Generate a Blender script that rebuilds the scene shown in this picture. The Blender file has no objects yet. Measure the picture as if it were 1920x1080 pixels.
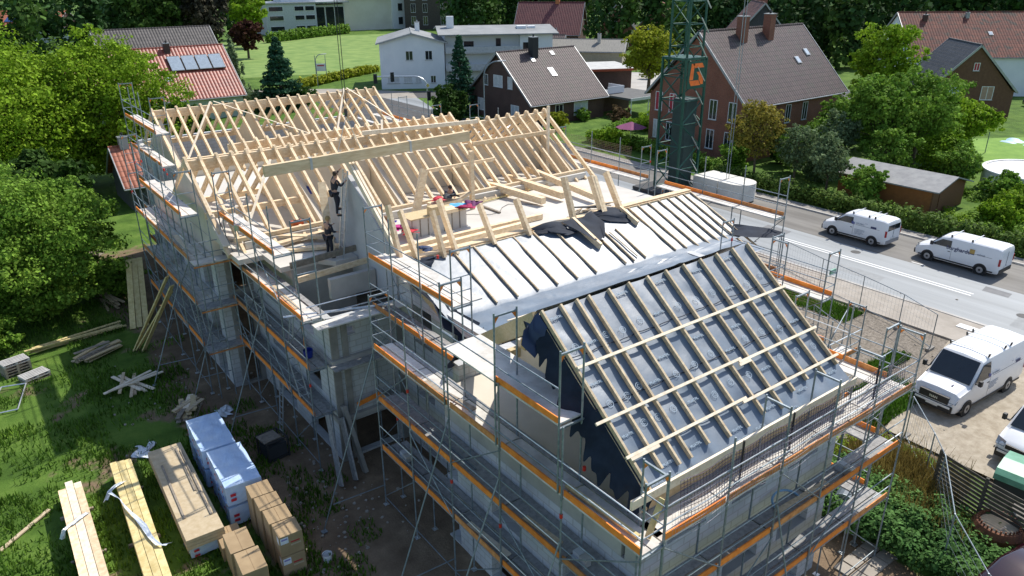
import bpy, bmesh, math, random
import numpy as np
from mathutils import Vector, Matrix
S=bpy.context.scene; COL=S.collection; R=math.radians
# ------------------------------------------------ camera, sky, sun, exposure
def setup():
    f,pt,ro,ya=1411.8,R(22.787),R(.379),R(36.893)
    fw=Vector((math.sin(ya)*math.cos(pt),math.cos(ya)*math.cos(pt),-math.sin(pt)))
    r=Vector((math.cos(ya),-math.sin(ya),0)); d=fw.cross(r)
    r2=math.cos(ro)*r+math.sin(ro)*d; d2=-math.sin(ro)*r+math.cos(ro)*d
    m=Matrix((r2,-d2,-fw)).transposed().to_4x4(); m.translation=Vector((0,0,18.5))
    cd=bpy.data.cameras.new('camera'); cd.sensor_width=36; cd.lens=f/1920*36; cd.clip_end=3000; cd.clip_start=.5
    c=bpy.data.objects.new('camera',cd); c.matrix_world=m; COL.objects.link(c); S.camera=c
    w=bpy.data.worlds.new('World'); S.world=w; w.use_nodes=True; nt=w.node_tree
    sky=nt.nodes.new('ShaderNodeTexSky'); sky.sky_type='NISHITA'; sky.sun_disc=False
    sv=Vector((.60,.10,.79)).normalized()
    el=math.asin(sv.z); sky.sun_elevation=el; sky.sun_rotation=math.atan2(sv.x,sv.y)
    sky.air_density=1.0; sky.dust_density=1.0; sky.ozone_density=1.2
    bg=nt.nodes['Background']; bg.inputs[1].default_value=.145; nt.links.new(sky.outputs[0],bg.inputs[0])
    sd=bpy.data.lights.new('sun','SUN'); sd.energy=4.3; sd.angle=R(.5); sd.color=(1,.95,.87)
    so=bpy.data.objects.new('sun',sd); so.rotation_euler=sv.to_track_quat('Z','Y').to_euler(); so.location=(60,10,90); COL.objects.link(so)
    S.view_settings.view_transform='Standard'; S.view_settings.look='None'; S.view_settings.gamma=1; S.view_settings.exposure=.3
setup()
# ------------------------------------------------ materials
MT={}
def mat(name,c,rough=.8,metal=0,var=.12,scale=3,bump=0,bscale=None,c2=None,orand=0,spec=None,stretch=None,fac=None,irand=0,coord='Object',trans=0):
    if name in MT: return MT[name]
    m=bpy.data.materials.new(name); m.use_nodes=True; nt=m.node_tree; N=nt.nodes; L=nt.links; b=N['Principled BSDF']
    b.inputs['Roughness'].default_value=rough; b.inputs['Metallic'].default_value=metal
    if spec is not None: b.inputs['Specular IOR Level'].default_value=spec
    tc=N.new('ShaderNodeTexCoord'); src=tc.outputs[coord]
    if stretch:
        mp=N.new('ShaderNodeMapping'); mp.inputs['Scale'].default_value=stretch; L.new(src,mp.inputs[0]); src=mp.outputs[0]
    n=N.new('ShaderNodeTexNoise'); n.inputs['Scale'].default_value=scale; n.inputs['Detail'].default_value=6; n.inputs['Roughness'].default_value=.6; L.new(src,n.inputs['Vector'])
    rp=N.new('ShaderNodeValToRGB'); e=rp.color_ramp.elements
    if c2 is None: A=[max(0,x*(1-var)) for x in c]; B=[x*(1+var) for x in c]
    else: A=c; B=c2
    f=fac or (.35,.65)
    e[0].position=f[0]; e[1].position=f[1]; e[0].color=(*A,1); e[1].color=(*B,1); L.new(n.outputs[0],rp.inputs[0]); col=rp.outputs[0]
    def hsv(sock,amt,col):
        mr=N.new('ShaderNodeMapRange'); mr.inputs[3].default_value=1-amt; mr.inputs[4].default_value=1+amt; L.new(sock,mr.inputs[0])
        mx=N.new('ShaderNodeMix'); mx.data_type='RGBA'; mx.blend_type='MULTIPLY'; mx.inputs[0].default_value=1; L.new(col,mx.inputs[6]); L.new(mr.outputs[0],mx.inputs[7]); return mx.outputs[2]
    if orand:
        oi=N.new('ShaderNodeObjectInfo'); col=hsv(oi.outputs['Random'],orand,col)
    if irand:
        g=N.new('ShaderNodeNewGeometry'); col=hsv(g.outputs['Random Per Island'],irand,col)
    L.new(col,b.inputs['Base Color'])
    if trans:
        t=N.new('ShaderNodeBsdfTranslucent'); L.new(col,t.inputs[0]); ms=N.new('ShaderNodeMixShader'); ms.inputs[0].default_value=trans
        L.new(b.outputs[0],ms.inputs[1]); L.new(t.outputs[0],ms.inputs[2]); L.new(ms.outputs[0],N['Material Output'].inputs[0])
    if bump:
        n2=N.new('ShaderNodeTexNoise'); n2.inputs['Scale'].default_value=bscale or scale*3; n2.inputs['Detail'].default_value=4; L.new(src,n2.inputs['Vector'])
        bp=N.new('ShaderNodeBump'); bp.inputs['Strength'].default_value=bump; bp.inputs['Distance'].default_value=.05; L.new(n2.outputs[0],bp.inputs['Height']); L.new(bp.outputs[0],b.inputs['Normal'])
    MT[name]=m; return m
def tilemat(name,c,c2,cw=.3,rh=.35,rough=.7,flat=False,moss=None):
    """roof tiles: columns along object x (or y), courses by height"""
    m=bpy.data.materials.new(name); m.use_nodes=True; nt=m.node_tree; N=nt.nodes; L=nt.links; b=N['Principled BSDF']; b.inputs['Roughness'].default_value=rough
    tc=N.new('ShaderNodeTexCoord'); sx=N.new('ShaderNodeSeparateXYZ'); L.new(tc.outputs['Object'],sx.inputs[0])
    def mth(op,a,bv=None):
        x=N.new('ShaderNodeMath'); x.operation=op
        if hasattr(a,'links'): L.new(a,x.inputs[0])
        else: x.inputs[0].default_value=a
        if bv is not None:
            if hasattr(bv,'links'): L.new(bv,x.inputs[1])
            else: x.inputs[1].default_value=bv
        return x.outputs[0]
    colx=mth('MULTIPLY',sx.outputs[0],1/cw); rowz=mth('MULTIPLY',sx.outputs[2],1/rh)
    fc=mth('FRACT',colx); fr=mth('FRACT',rowz)
    w=mth('SINE',mth('MULTIPLY',fc,3.1416))
    cb=N.new('ShaderNodeCombineXYZ'); L.new(mth('FLOOR',colx),cb.inputs[0]); L.new(mth('FLOOR',rowz),cb.inputs[1])
    wn=N.new('ShaderNodeTexWhiteNoise'); wn.noise_dimensions='3D'; L.new(cb.outputs[0],wn.inputs[0])
    n=N.new('ShaderNodeTexNoise'); n.inputs['Scale'].default_value=.5; n.inputs['Detail'].default_value=7; L.new(tc.outputs['Object'],n.inputs['Vector'])
    fa=mth('ADD',mth('MULTIPLY',wn.outputs[0],.5),mth('MULTIPLY',n.outputs[0],.6))
    rp=N.new('ShaderNodeValToRGB'); e=rp.color_ramp.elements; e[0].position=.25; e[1].position=.85; e[0].color=(*c,1); e[1].color=(*c2,1); L.new(fa,rp.inputs[0]); col=rp.outputs[0]
    if moss:
        n3=N.new('ShaderNodeTexNoise'); n3.inputs['Scale'].default_value=1.1; n3.inputs['Detail'].default_value=8; L.new(tc.outputs['Object'],n3.inputs['Vector'])
        r3=N.new('ShaderNodeValToRGB'); r3.color_ramp.elements[0].position=.52; r3.color_ramp.elements[1].position=.66; L.new(n3.outputs[0],r3.inputs[0])
        mx=N.new('ShaderNodeMix'); mx.data_type='RGBA'; L.new(r3.outputs[0],mx.inputs[0]); L.new(col,mx.inputs[6]); mx.inputs[7].default_value=(*moss,1); col=mx.outputs[2]
    # dark course lines (the overlaps of the tiles)
    ln=mth('LESS_THAN',fr,.16); dk=mth('SUBTRACT',1.0,mth('MULTIPLY',ln,.45))
    mx=N.new('ShaderNodeMix'); mx.data_type='RGBA'; mx.blend_type='MULTIPLY'; mx.inputs[0].default_value=1; L.new(col,mx.inputs[6]); L.new(dk,mx.inputs[7]); L.new(mx.outputs[2],b.inputs['Base Color'])
    bp=N.new('ShaderNodeBump'); bp.inputs['Distance'].default_value=.05; bp.inputs['Strength'].default_value=.2 if flat else 1.0
    L.new(mth('ADD',w,mth('MULTIPLY',fr,.8)),bp.inputs['Height']); L.new(bp.outputs[0],b.inputs['Normal'])
    return m
def brickmat(name,c,c2,mo,sc=1.0):
    m=bpy.data.materials.new(name); m.use_nodes=True; nt=m.node_tree; N=nt.nodes; L=nt.links; b=N['Principled BSDF']; b.inputs['Roughness'].default_value=.85
    tc=N.new('ShaderNodeTexCoord'); sx=N.new('ShaderNodeSeparateXYZ'); L.new(tc.outputs['Object'],sx.inputs[0])
    ad=N.new('ShaderNodeMath'); ad.operation='ADD'; L.new(sx.outputs[0],ad.inputs[0]); L.new(sx.outputs[1],ad.inputs[1])
    cb=N.new('ShaderNodeCombineXYZ'); L.new(ad.outputs[0],cb.inputs[0]); L.new(sx.outputs[2],cb.inputs[1])
    br=N.new('ShaderNodeTexBrick'); br.inputs['Scale'].default_value=4*sc; br.inputs['Mortar Size'].default_value=.02; br.inputs['Color1'].default_value=(*c,1); br.inputs['Color2'].default_value=(*c2,1); br.inputs['Mortar'].default_value=(*mo,1)
    L.new(cb.outputs[0],br.inputs['Vector'])
    n=N.new('ShaderNodeTexNoise'); n.inputs['Scale'].default_value=.6; n.inputs['Detail'].default_value=6; L.new(tc.outputs['Object'],n.inputs['Vector'])
    mr=N.new('ShaderNodeMapRange'); mr.inputs[3].default_value=.6; mr.inputs[4].default_value=1.4; L.new(n.outputs[0],mr.inputs[0])
    mx=N.new('ShaderNodeMix'); mx.data_type='RGBA'; mx.blend_type='MULTIPLY'; mx.inputs[0].default_value=1; L.new(br.outputs[0],mx.inputs[6]); L.new(mr.outputs[0],mx.inputs[7]); L.new(mx.outputs[2],b.inputs['Base Color'])
    return m
wood=mat('fresh_spruce',(.68,.49,.29),.75,var=.14,scale=5,c2=(.87,.7,.47),orand=.17,bump=.1,stretch=(1,1,2))
wood_y=mat('yellow_timber',(.55,.43,.18),.7,c2=(.72,.6,.3),scale=5,orand=.12)
wood_b=mat('batten_wood',(.46,.35,.22),.75,c2=(.64,.52,.35),scale=9,orand=.12)
wood_w=mat('planed_white_board',(.72,.6,.43),.7,c2=(.86,.76,.6),scale=7,orand=.05)
wood_old=mat('grey_old_timber',(.2,.17,.13),.85,c2=(.34,.29,.23),scale=6,orand=.2)
osb=mat('chipboard',(.5,.38,.2),.8,c2=(.62,.5,.3),scale=14)
memb=mat('roof_underlay',(.06,.1,.15),.5,var=.2,scale=1.5,bump=.16,bscale=3.5,c2=(.09,.14,.2),spec=1.0); memb.node_tree.nodes['Principled BSDF'].inputs['IOR'].default_value=1.64
memb_under_shade=mat('underlay_underside_and_shade',(.01,.016,.03),.7,c2=(.02,.03,.05),scale=2,spec=.2)  # underside of loose flaps; doubles as painted shade on near roof's hanging edge
memb2=memb
conc=mat('concrete',(.36,.34,.31),.9,c2=(.5,.48,.44),scale=.7,bump=.15,bscale=12,orand=.05)
concd=mat('concrete_dark',(.2,.19,.17),.9,c2=(.32,.3,.27),scale=1.3,bump=.2,bscale=10)

slabm=mat('slab_concrete',(.5,.47,.42),.85,c2=(.66,.63,.57),scale=.5,bump=.1,fac=(.3,.7))
beige=mat('interior_render',(.58,.52,.42),.9,c2=(.68,.62,.51),scale=.6)
steel=mat('galvanised_steel',(.17,.21,.235),.45,metal=.35,c2=(.3,.345,.375),scale=8,orand=.15)
steel_l=mat('bright_steel',(.6,.63,.65),.35,metal=.7,scale=6)
orange=mat('orange_toe_board',(.72,.19,.02),.7,c2=(.92,.3,.045),scale=3,orand=.15,bump=.1)
orange_o=mat('worn_orange_board',(.45,.17,.05),.8,c2=(.68,.3,.1),scale=5,orand=.2)
redcl=mat('red_clip',(.6,.03,.02),.5)
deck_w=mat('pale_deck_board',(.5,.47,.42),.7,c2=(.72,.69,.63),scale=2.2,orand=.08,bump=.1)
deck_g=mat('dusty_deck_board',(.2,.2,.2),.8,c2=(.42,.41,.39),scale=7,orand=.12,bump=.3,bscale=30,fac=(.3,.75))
white=mat('white_paint',(.78,.79,.8),.3,var=.02,scale=1,spec=.5)
whitew=mat('white_render',(.72,.74,.76),.9,c2=(.8,.81,.82),scale=.4)
glass=mat('dark_glass',(.02,.025,.03),.06,var=.1,spec=.8)
black=mat('black_plastic',(.02,.02,.022),.55,var=.2)
rubber=mat('tyre_rubber',(.018,.018,.018),.85)
green_s=mat('crane_green',(.012,.07,.05),.5,c2=(.02,.1,.07),scale=3,metal=.2)
dkroof=tilemat('brown_concrete_tiles',(.07,.046,.045),(.1,.068,.062),.36,.4,.6,moss=(.075,.062,.05))
dkroof2=tilemat('slate_grey_tiles',(.03,.032,.036),(.06,.062,.068),.36,.35,.6)
redtile=tilemat('red_clay_tiles',(.22,.045,.028),(.36,.085,.05),.45,.36,.5)
orroof=tilemat('weathered_red_tiles',(.11,.032,.022),(.2,.065,.04),.4,.5,.8,moss=(.06,.045,.035))
block=brickmat('sand_lime_block',(.5,.51,.52),(.55,.56,.56),(.42,.415,.4),.25)
smoothc=mat('filled_concrete',(.42,.44,.46),.9,c2=(.55,.56,.57),scale=.9,bump=.15,bscale=8)
brick=brickmat('red_brick',(.27,.085,.045),(.2,.06,.035),(.26,.2,.15))
brickd=brickmat('dark_brick',(.1,.05,.035),(.075,.037,.028),(.11,.09,.08))
# ------------------------------------------------ mesh builder
class MB:
    def __init__(s): s.v=[]; s.f=[]; s.m=[]
    def add(s,vs,fs,mi=0):
        o=len(s.v); s.v+= [tuple(v) for v in vs]; s.f+=[tuple(i+o for i in f) for f in fs]; s.m+=[mi]*len(fs)
    def box(s,x0,x1,y0,y1,z0,z1,mi=0):
        s.add([(x0,y0,z0),(x1,y0,z0),(x1,y1,z0),(x0,y1,z0),(x0,y0,z1),(x1,y0,z1),(x1,y1,z1),(x0,y1,z1)],[(0,3,2,1),(4,5,6,7),(0,1,5,4),(1,2,6,5),(2,3,7,6),(3,0,4,7)],mi)
    def beam(s,a,b,w,h,up=(0,0,1),mi=0):
        a=Vector(a); b=Vector(b); d=(b-a).normalized(); u=Vector(up); sd=d.cross(u)
        if sd.length<1e-4: sd=d.cross(Vector((1,0,0)))
        sd.normalize(); u=sd.cross(d); p=[]
        for q in (a,b):
            for i,j in ((-1,-1),(1,-1),(1,1),(-1,1)): p.append(q+sd*(i*w/2)+u*(j*h/2))
        s.add(p,[(0,1,2,3),(7,6,5,4),(0,4,5,1),(1,5,6,2),(2,6,7,3),(3,7,4,0)],mi)
    def tube(s,a,b,r,n=6,mi=0,r2=None,cap=True):
        a=Vector(a); b=Vector(b); d=(b-a).normalized(); u=Vector((0,0,1)) if abs(d.z)<.9 else Vector((1,0,0)); x=d.cross(u).normalized(); y=d.cross(x); r2=r if r2 is None else r2; p=[]
        for q,rr in ((a,r),(b,r2)):
            for i in range(n): t=2*math.pi*i/n; p.append(q+x*(rr*math.cos(t))+y*(rr*math.sin(t)))
        f=[(i,(i+1)%n,n+(i+1)%n,n+i) for i in range(n)]
        if cap: f+=[tuple(range(n-1,-1,-1)),tuple(range(n,2*n))]
        s.add(p,f,mi)
    def path(s,pts,r,n=6,mi=0):
        for a,b in zip(pts,pts[1:]): s.tube(a,b,r,n,mi)
    def lathe(s,prof,c=(0,0,0),n=16,mi=0,ax=None):
        vs=[];
        for r,z in prof:
            for i in range(n): t=2*math.pi*i/n; vs.append((c[0]+r*math.cos(t),c[1]+r*math.sin(t),c[2]+z))
        fs=[]
        for k in range(len(prof)-1):
            for i in range(n): j=(i+1)%n; fs.append((k*n+i,k*n+j,(k+1)*n+j,(k+1)*n+i))
        s.add(vs,fs,mi)
    def poly(s,pts,ax,t):
        """extrude a polygon by vector t"""
        n=len(pts); t=Vector(t); p=[Vector(q) for q in pts]; s.add(p+[q+t for q in p],[tuple(range(n)),tuple(range(2*n-1,n-1,-1))]+[(i,i+n,(i+1)%n+n,(i+1)%n) for i in range(n)],ax)
    def build(s,name,mats,parent=None,off=None,smooth=False,loc=None,rz=0):
        me=bpy.data.meshes.new(name); v=s.v
        if off is not None: v=[(a-off[0],b-off[1],c-off[2]) for a,b,c in v]
        me.from_pydata(v,[],s.f)
        if not isinstance(mats,(list,tuple)): mats=[mats]
        for m in mats: me.materials.append(m)
        if len(mats)>1: me.polygons.foreach_set('material_index',s.m)
        if smooth: me.polygons.foreach_set('use_smooth',[True]*len(me.polygons))
        bm=bmesh.new(); bm.from_mesh(me); bmesh.ops.recalc_face_normals(bm,faces=bm.faces) if len(s.f)<6000 else None; bm.to_mesh(me); bm.free()
        o=bpy.data.objects.new(name,me); COL.objects.link(o)
        if parent is not None: o.parent=parent
        if loc: o.location=loc
        o.rotation_euler.z=rz
        return o
def tag(o,label,cat=None,group=None,kind=None):
    if label: o['label']=label
    if cat: o['category']=cat
    if group: o['group']=group
    if kind: o['kind']=kind
    return o
def thing(name,label,cat,loc=(0,0,0),rz=0,group=None):
    o=bpy.data.objects.new(name,None); o.empty_display_size=.3; COL.objects.link(o); o.location=loc; o.rotation_euler.z=rz
    return tag(o,label,cat,group)
def one(fn):
    mb=MB(); fn(mb); return mb
def copytree(o,loc,rz=None,label=None,parent=None):
    c=o.copy(); COL.objects.link(c)
    if parent is None:
        c.location=loc
        if rz is not None: c.rotation_euler.z=rz
        if label: c['label']=label
    else: c.parent=parent
    for ch in o.children: copytree(ch,None,parent=c)
    return c
_tx={}
def text_mesh(txt,size,depth=.004,bold=0):
    k=(txt,size)
    if k in _tx: return _tx[k]
    cu=bpy.data.curves.new('t','FONT'); cu.body=txt; cu.size=size; cu.extrude=depth; cu.offset=bold; cu.align_x='CENTER'; cu.align_y='CENTER'
    o=bpy.data.objects.new('t',cu); COL.objects.link(o); dg=bpy.context.evaluated_depsgraph_get(); me=bpy.data.meshes.new_from_object(o.evaluated_get(dg)); me.name='lettering'
    bpy.data.objects.remove(o); _tx[k]=me; return me
def text(txt,size,m,parent,loc,rx,rd,bold=0,name='lettering'):
    """place lettering: rx = reading direction, rd = up direction (parent space)"""
    me=text_mesh(txt,size,bold=bold).copy(); me.materials.clear(); me.materials.append(m)
    o=bpy.data.objects.new(name,me); COL.objects.link(o); o.parent=parent
    x=Vector(rx).normalized(); y=Vector(rd).normalized(); z=x.cross(y).normalized(); y=z.cross(x)
    M=Matrix((x,y,z)).transposed().to_4x4(); M.translation=Vector(loc); o.matrix_local=M; return o
# ------------------------------------------------ ground
def smooth(t): t=max(0,min(1,t)); return t*t*(3-2*t)
def gz(x,y): return .5*smooth((x-21)/11)
def hsh(x,y):
    v=0; a=1
    for k in range(4):
        fx=x*(.13*2**k)+17.3*k; fy=y*(.13*2**k)+9.1*k
        v+=a*(math.sin(fx*1.7+math.cos(fy*1.3)*1.9)+math.cos(fy*2.1+math.sin(fx*1.1)*2.2))*.25; a*=.55
    return v
def make_ground():
    xs=[-900,-500,-250,-120,-60,-30]+[-16+.5*i for i in range(0,145)]+[60,64,68,72,77,82,90,100,112,125,140,160,190,240,320,450,700,1200]
    ys=[-300,-100,-40,-10]+[0+.5*i for i in range(0,130)]+[68,72,77,82,88,95,103,112,122,135,150,170,200,240,300,380,500,800,1400]
    nx,ny=len(xs),len(ys); vs=[]; mk=[]
    for y in ys:
        for x in xs:
            n=hsh(x,y); n2=hsh(x*3.1+5,y*2.9-3)
            near=-16<x<57 and 0<y<65
            z=gz(x,y)+(.05*n2 if near and x<32 else 0)
            d=0.
            # bare soil round the building, path past the stacks, gravel lot to the right
            if near:
                bx=smooth((x-(4.6+1.2*n+ (2.2 if y<26 else 0)*.0))/1.6)*smooth((34-x)/3)
                pth=smooth(1-abs(x-(7.2+.6*n))/1.6)*(1 if y<40 else .2)
                d=max(bx*smooth((62-y)/8),pth)
                wear=smooth((n2-.2)*3)*(.65 if 22<y<44 else .35)*smooth((x+3)/4); d=max(d,wear)
                if 22.2<x<28.8 and y<12.5: d*=.2
                if 36<x: d=0
            gr=0.
            if 28.5<x<39.8 and y<26: gr=smooth((x-(28.6+.4*n))/1)*1.0
            if 21<x<39.8 and 12.5<y<30: gr=max(gr,smooth((x-22)/1.5))
            if gr>0 and ((abs(x-30.5)<2.0 and 12.8<y<14.8) or (abs(x-38.5)<1.2 and 20<y<27)): gr*=.25+.3*(n2>0)
            vs.append((x,y,z)); mk.append((d,gr,smooth(.5+n),1))
    fs=[(j*nx+i,j*nx+i+1,(j+1)*nx+i+1,(j+1)*nx+i) for j in range(ny-1) for i in range(nx-1)]
    me=bpy.data.meshes.new('ground'); me.from_pydata(vs,[],fs); at=me.color_attributes.new('mask','FLOAT_COLOR','POINT'); at.data.foreach_set('color',[c for q in mk for c in q])
    me.polygons.foreach_set('use_smooth',[True]*len(fs))
    m=bpy.data.materials.new('ground_cover'); m.use_nodes=True; nt=m.node_tree; N=nt.nodes; L=nt.links; b=N['Principled BSDF']; b.inputs['Roughness'].default_value=.95; b.inputs['Specular IOR Level'].default_value=.2
    tc=N.new('ShaderNodeTexCoord'); ca=N.new('ShaderNodeVertexColor'); ca.layer_name='mask'; sp=N.new('ShaderNodeSeparateColor'); L.new(ca.outputs[0],sp.inputs[0])
    def noise(sc,det=8):
        n=N.new('ShaderNodeTexNoise'); n.inputs['Scale'].default_value=sc; n.inputs['Detail'].default_value=det; n.inputs['Roughness'].default_value=.65; L.new(tc.outputs['Object'],n.inputs['Vector']); return n.outputs[0]
    def ramp(s,cols):
        r=N.new('ShaderNodeValToRGB'); e=r.color_ramp.elements; e[0].position=cols[0][0]; e[0].color=(*cols[0][1],1); e[1].position=cols[-1][0]; e[1].color=(*cols[-1][1],1)
        for p,c in cols[1:-1]: q=e.new(p); q.color=(*c,1)
        L.new(s,r.inputs[0]); return r.outputs[0]
    g=ramp(noise(.6),[(.3,(.04,.085,.012)),(.5,(.08,.15,.022)),(.72,(.14,.22,.04))])
    dirt=ramp(noise(.9),[(.3,(.13,.09,.058)),(.55,(.22,.158,.102)),(.75,(.33,.245,.16))])
    gv=ramp(noise(9),[(.35,(.13,.115,.09)),(.5,(.22,.19,.155)),(.7,(.33,.29,.24))])
    def mix(f,a,c):
        x=N.new('ShaderNodeMix'); x.data_type='RGBA'; L.new(f,x.inputs[0]); L.new(a,x.inputs[6]); L.new(c,x.inputs[7]); return x.outputs[2]
    def edge(s,nz):
        a=N.new('ShaderNodeMath'); a.operation='ADD'; L.new(s,a.inputs[0]); q=N.new('ShaderNodeMath'); q.operation='MULTIPLY_ADD'; L.new(nz,q.inputs[0]); q.inputs[1].default_value=1.1; q.inputs[2].default_value=-.55; L.new(q.outputs[0],a.inputs[1])
        r=N.new('ShaderNodeMapRange'); r.inputs[1].default_value=.35; r.inputs[2].default_value=.62; L.new(a.outputs[0],r.inputs[0]); return r.outputs[0]
    nz=noise(1.7)
    c=mix(edge(sp.outputs[0],nz),g,dirt); c=mix(edge(sp.outputs[1],nz),c,gv); L.new(c,b.inputs['Base Color'])
    bp=N.new('ShaderNodeBump'); bp.inputs['Distance'].default_value=.06; bp.inputs['Strength'].default_value=.7; L.new(noise(11),bp.inputs['Height']); L.new(bp.outputs[0],b.inputs['Normal'])
    me.materials.append(m); o=bpy.data.objects.new('ground',me); COL.objects.link(o); o['kind']='structure'; return o
make_ground()
def struct(name,mb,m): o=mb.build(name,m); o['kind']='structure'; return o
asph=mat('asphalt',(.2,.215,.22),.6,c2=(.3,.32,.33),scale=.25,stretch=(3,.12,1),bump=.1,bscale=60)
asph_d=mat('dark_asphalt',(.05,.05,.05),.85,c2=(.09,.088,.085),scale=1.2)
pave=mat('pavement',(.3,.265,.22),.85,c2=(.38,.34,.29),scale=1.2,bump=.1,bscale=20)
paint=mat('road_paint',(.72,.72,.7),.6,c2=(.82,.82,.8),scale=9)
def strip(name,pts,z,m,t=0):
    mb=MB(); mb.add([(x,y,z) for x,y in pts],[tuple(range(len(pts)))]); return struct(name,mb,m)
strip('road',[(42.8,-40),(54.4,-40),(54.4,70),(55.5,90),(60,104),(48,112),(45,98),(42.8,80)],.512,asph)
strip('road',[(48,112),(60,104),(63,106),(62.5,111.5),(54,122),(40,131),(30,137),(-20,150),(-20,144),(30,131),(42,120)],.508,mat('pale_lane',(.28,.25,.21),.9,c2=(.36,.33,.28),scale=.6))
strip('road',[(60,104),(63,111),(95,88),(120,66),(112,60),(88,80)],.516,asph_d)
strip('road',[(43.2,60),(56,60),(56,112),(46,110)],.520,asph_d)
def kerbed(name,x0,x1,y0,y1,z0,z1,m): mb=MB(); mb.box(x0,x1,y0,y1,z0,z1); return struct(name,mb,m)
kerbed('pavement',39.6,42.6,-40,62,.3,.6,pave)
kerbed('kerb',42.6,42.8,-40,62,.3,.63,conc)
kerbed('kerb',54.4,54.55,-40,62,.3,.63,conc)
kerbed('pavement',54.55,55.6,-40,62,.3,.6,concd)
for i,(x) in enumerate((46.62,46.98)):
    kerbed('road_marking',x-.06,x+.06,16.5,40,.516,.518,paint)
for k in range(9): kerbed('road_marking',46.74,46.86,-10+k*3-.0,-9+k*3,.516,.518,paint) if k<8 else None
kerbed('road_marking',49.4,49.5,20.6,21.5,.516,.518,paint)
mb=MB(); mb.box(36.9,38.3,14.35,14.75,.56,.6); mb2=MB(); mb2.box(41.35,41.9,13.2,15.0,.6,.64); tag(mb2.build('kerb_slab',mat('whitewash',(.75,.75,.73),.8)),'white painted slab lying at the pavement edge behind the near van','slab')
# driveway lots
strip('parking_area',[(28.8,-3),(39.6,-3),(39.6,14.5),(33,13.2),(28.9,12.2)],.507,mat('sandy_gravel',(.3,.255,.19),.95,c2=(.42,.37,.29),scale=3,bump=.3,bscale=40))
strip('yard',[(84,84),(108,106),(116,98),(92,76)],.53,mat('yard_asphalt',(.35,.34,.32),.9,c2=(.45,.44,.41),scale=.4))
strip('lawn',[(86,42),(112,26),(104,10),(78,24)],.53,mat('mown_lawn',(.12,.24,.03),.95,c2=(.2,.34,.05),scale=.8,bump=.4,bscale=6,fac=(.3,.7)))
strip('meadow',[(38,148),(71,139),(78,150),(124,224),(80,236),(55,215)],.53,mat('meadow_grass',(.09,.18,.03),.95,c2=(.24,.33,.08),scale=.3,bump=.8,bscale=1.2,fac=(.25,.75)))

rs=random.Random(8)
strip('road',[(49.25,-40),(54.38,-40),(54.38,60),(49.25,60)],.5145,mat('brown_asphalt',(.12,.112,.1),.8,c2=(.2,.19,.172),scale=.5,stretch=(2,.3,1)))
for k,(x,y,w,l) in enumerate(((44.3,21,1.1,3.2),(47.8,30,.9,2.2),(44.0,9,1.6,4.5),(48.0,15,.8,1.6),(45.2,36,1.2,5))): strip('road_patch',[(x,y),(x+w,y+.1),(x+w+.05,y+l),(x-.05,y+l-.15)],.5155,mat('patched_asphalt%d'%(k%2),(.15,.155,.16) if k%2 else (.24,.25,.25),.8,c2=(.2,.2,.2) if k%2 else (.3,.31,.31),scale=2))
for x,y in ((45.9,13.4),(48.3,24.8)):
    mb=MB(); mb.lathe([(.01,.004),(.33,.004),(.33,0)],(x,y,.517),20); tag(mb.build('drain_cover',mat('cast_iron',(.05,.05,.05),.7)),'round iron drain cover in the road, '+('nearer the right picture edge' if y<20 else 'left of the vans'),'drain cover')
# ------------------------------------------------ the unfinished building
random.seed(3)
B=thing('unfinished_building','large unfinished concrete building with bare spruce rafters and grey underlay on its roofs','building',(0,0,0))
def P_(name,mb,m,parent=B,label=None,kind=None,smooth_=False,off=None):
    o=mb.build(name,m,parent,off,smooth_); 
    if label: o['label']=label
    if kind: o['kind']=kind
    return o
def wall(ax,c,t,s0,s1,z0,z1,holes=(),m=block,name='wall',top=None):
    """wall slab in the plane ax=c (thickness t towards +ax) with rectangular openings (s,z,w,h)"""
    ss=sorted({s0,s1}|{h[0] for h in holes}|{h[0]+h[2] for h in holes}); zs=sorted({z0,z1}|{h[1] for h in holes}|{h[1]+h[3] for h in holes}); mb=MB()
    ss=[s for s in ss if s0<=s<=s1]; zs=[z for z in zs if z0<=z<=z1]
    for a,b in zip(ss,ss[1:]):
        run=None
        for u,v in list(zip(zs,zs[1:]))+[(None,None)]:
            solid= u is not None and not any(h[0]<=(a+b)/2<=h[0]+h[2] and h[1]<=(u+v)/2<=h[1]+h[3] for h in holes)
            if solid: run=[u,v] if run is None else [run[0],v]
            elif run:
                if ax=='x': mb.box(c,c+t,a,b,run[0],run[1])
                else: mb.box(a,b,c,c+t,run[0],run[1])
                run=None
    return P_(name,mb,m)
def winrow(s0,s1,n,z,w,h): return [(s0+(s1-s0)*(i+.5)/n-w/2,z,w,h) for i in range(n)]
Z1,Z2,Z3=1.9,4.7,7.3
# near block (under the near roof)
hol=winrow(9.9,20.2,3,2.7,1.5,1.5)+winrow(9.9,20.2,3,.1,1.6,1.6)
wall('x',11,.36,9.7,18.4,0,5.0,hol); wall('x',11.0,.36,9.7,10.07,5.0,6.9,m=conc)
wall('x',11.0,.34,10.2,18.4,5.003,6.097,m=conc)
wall('y',9.7,.36,11.36,19.4,0,6.85,winrow(11.6,19.3,3,5.1,1.5,1.2)+winrow(11.6,19.3,3,2.5,1.6,1.4)+winrow(11.6,19.3,3,.2,1.6,1.4))
wall('x',19.4,.36,9.7,18.0,0,6.9,winrow(10,18,3,2.7,1.4,1.4))
wall('x',13.4,.3,10.1,17.6,6.353,7.4,[(12.6,6.36,1.9,1.1)],m=beige)
wall('y',18.0,.36,11.36,19.4,0,6.9,winrow(12,19,2,5.2,1.4,1.3))
mb=MB(); mb.box(11.0,19.38,10.08,17.98,6.1,6.35); P_('slab',mb,beige)
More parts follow.
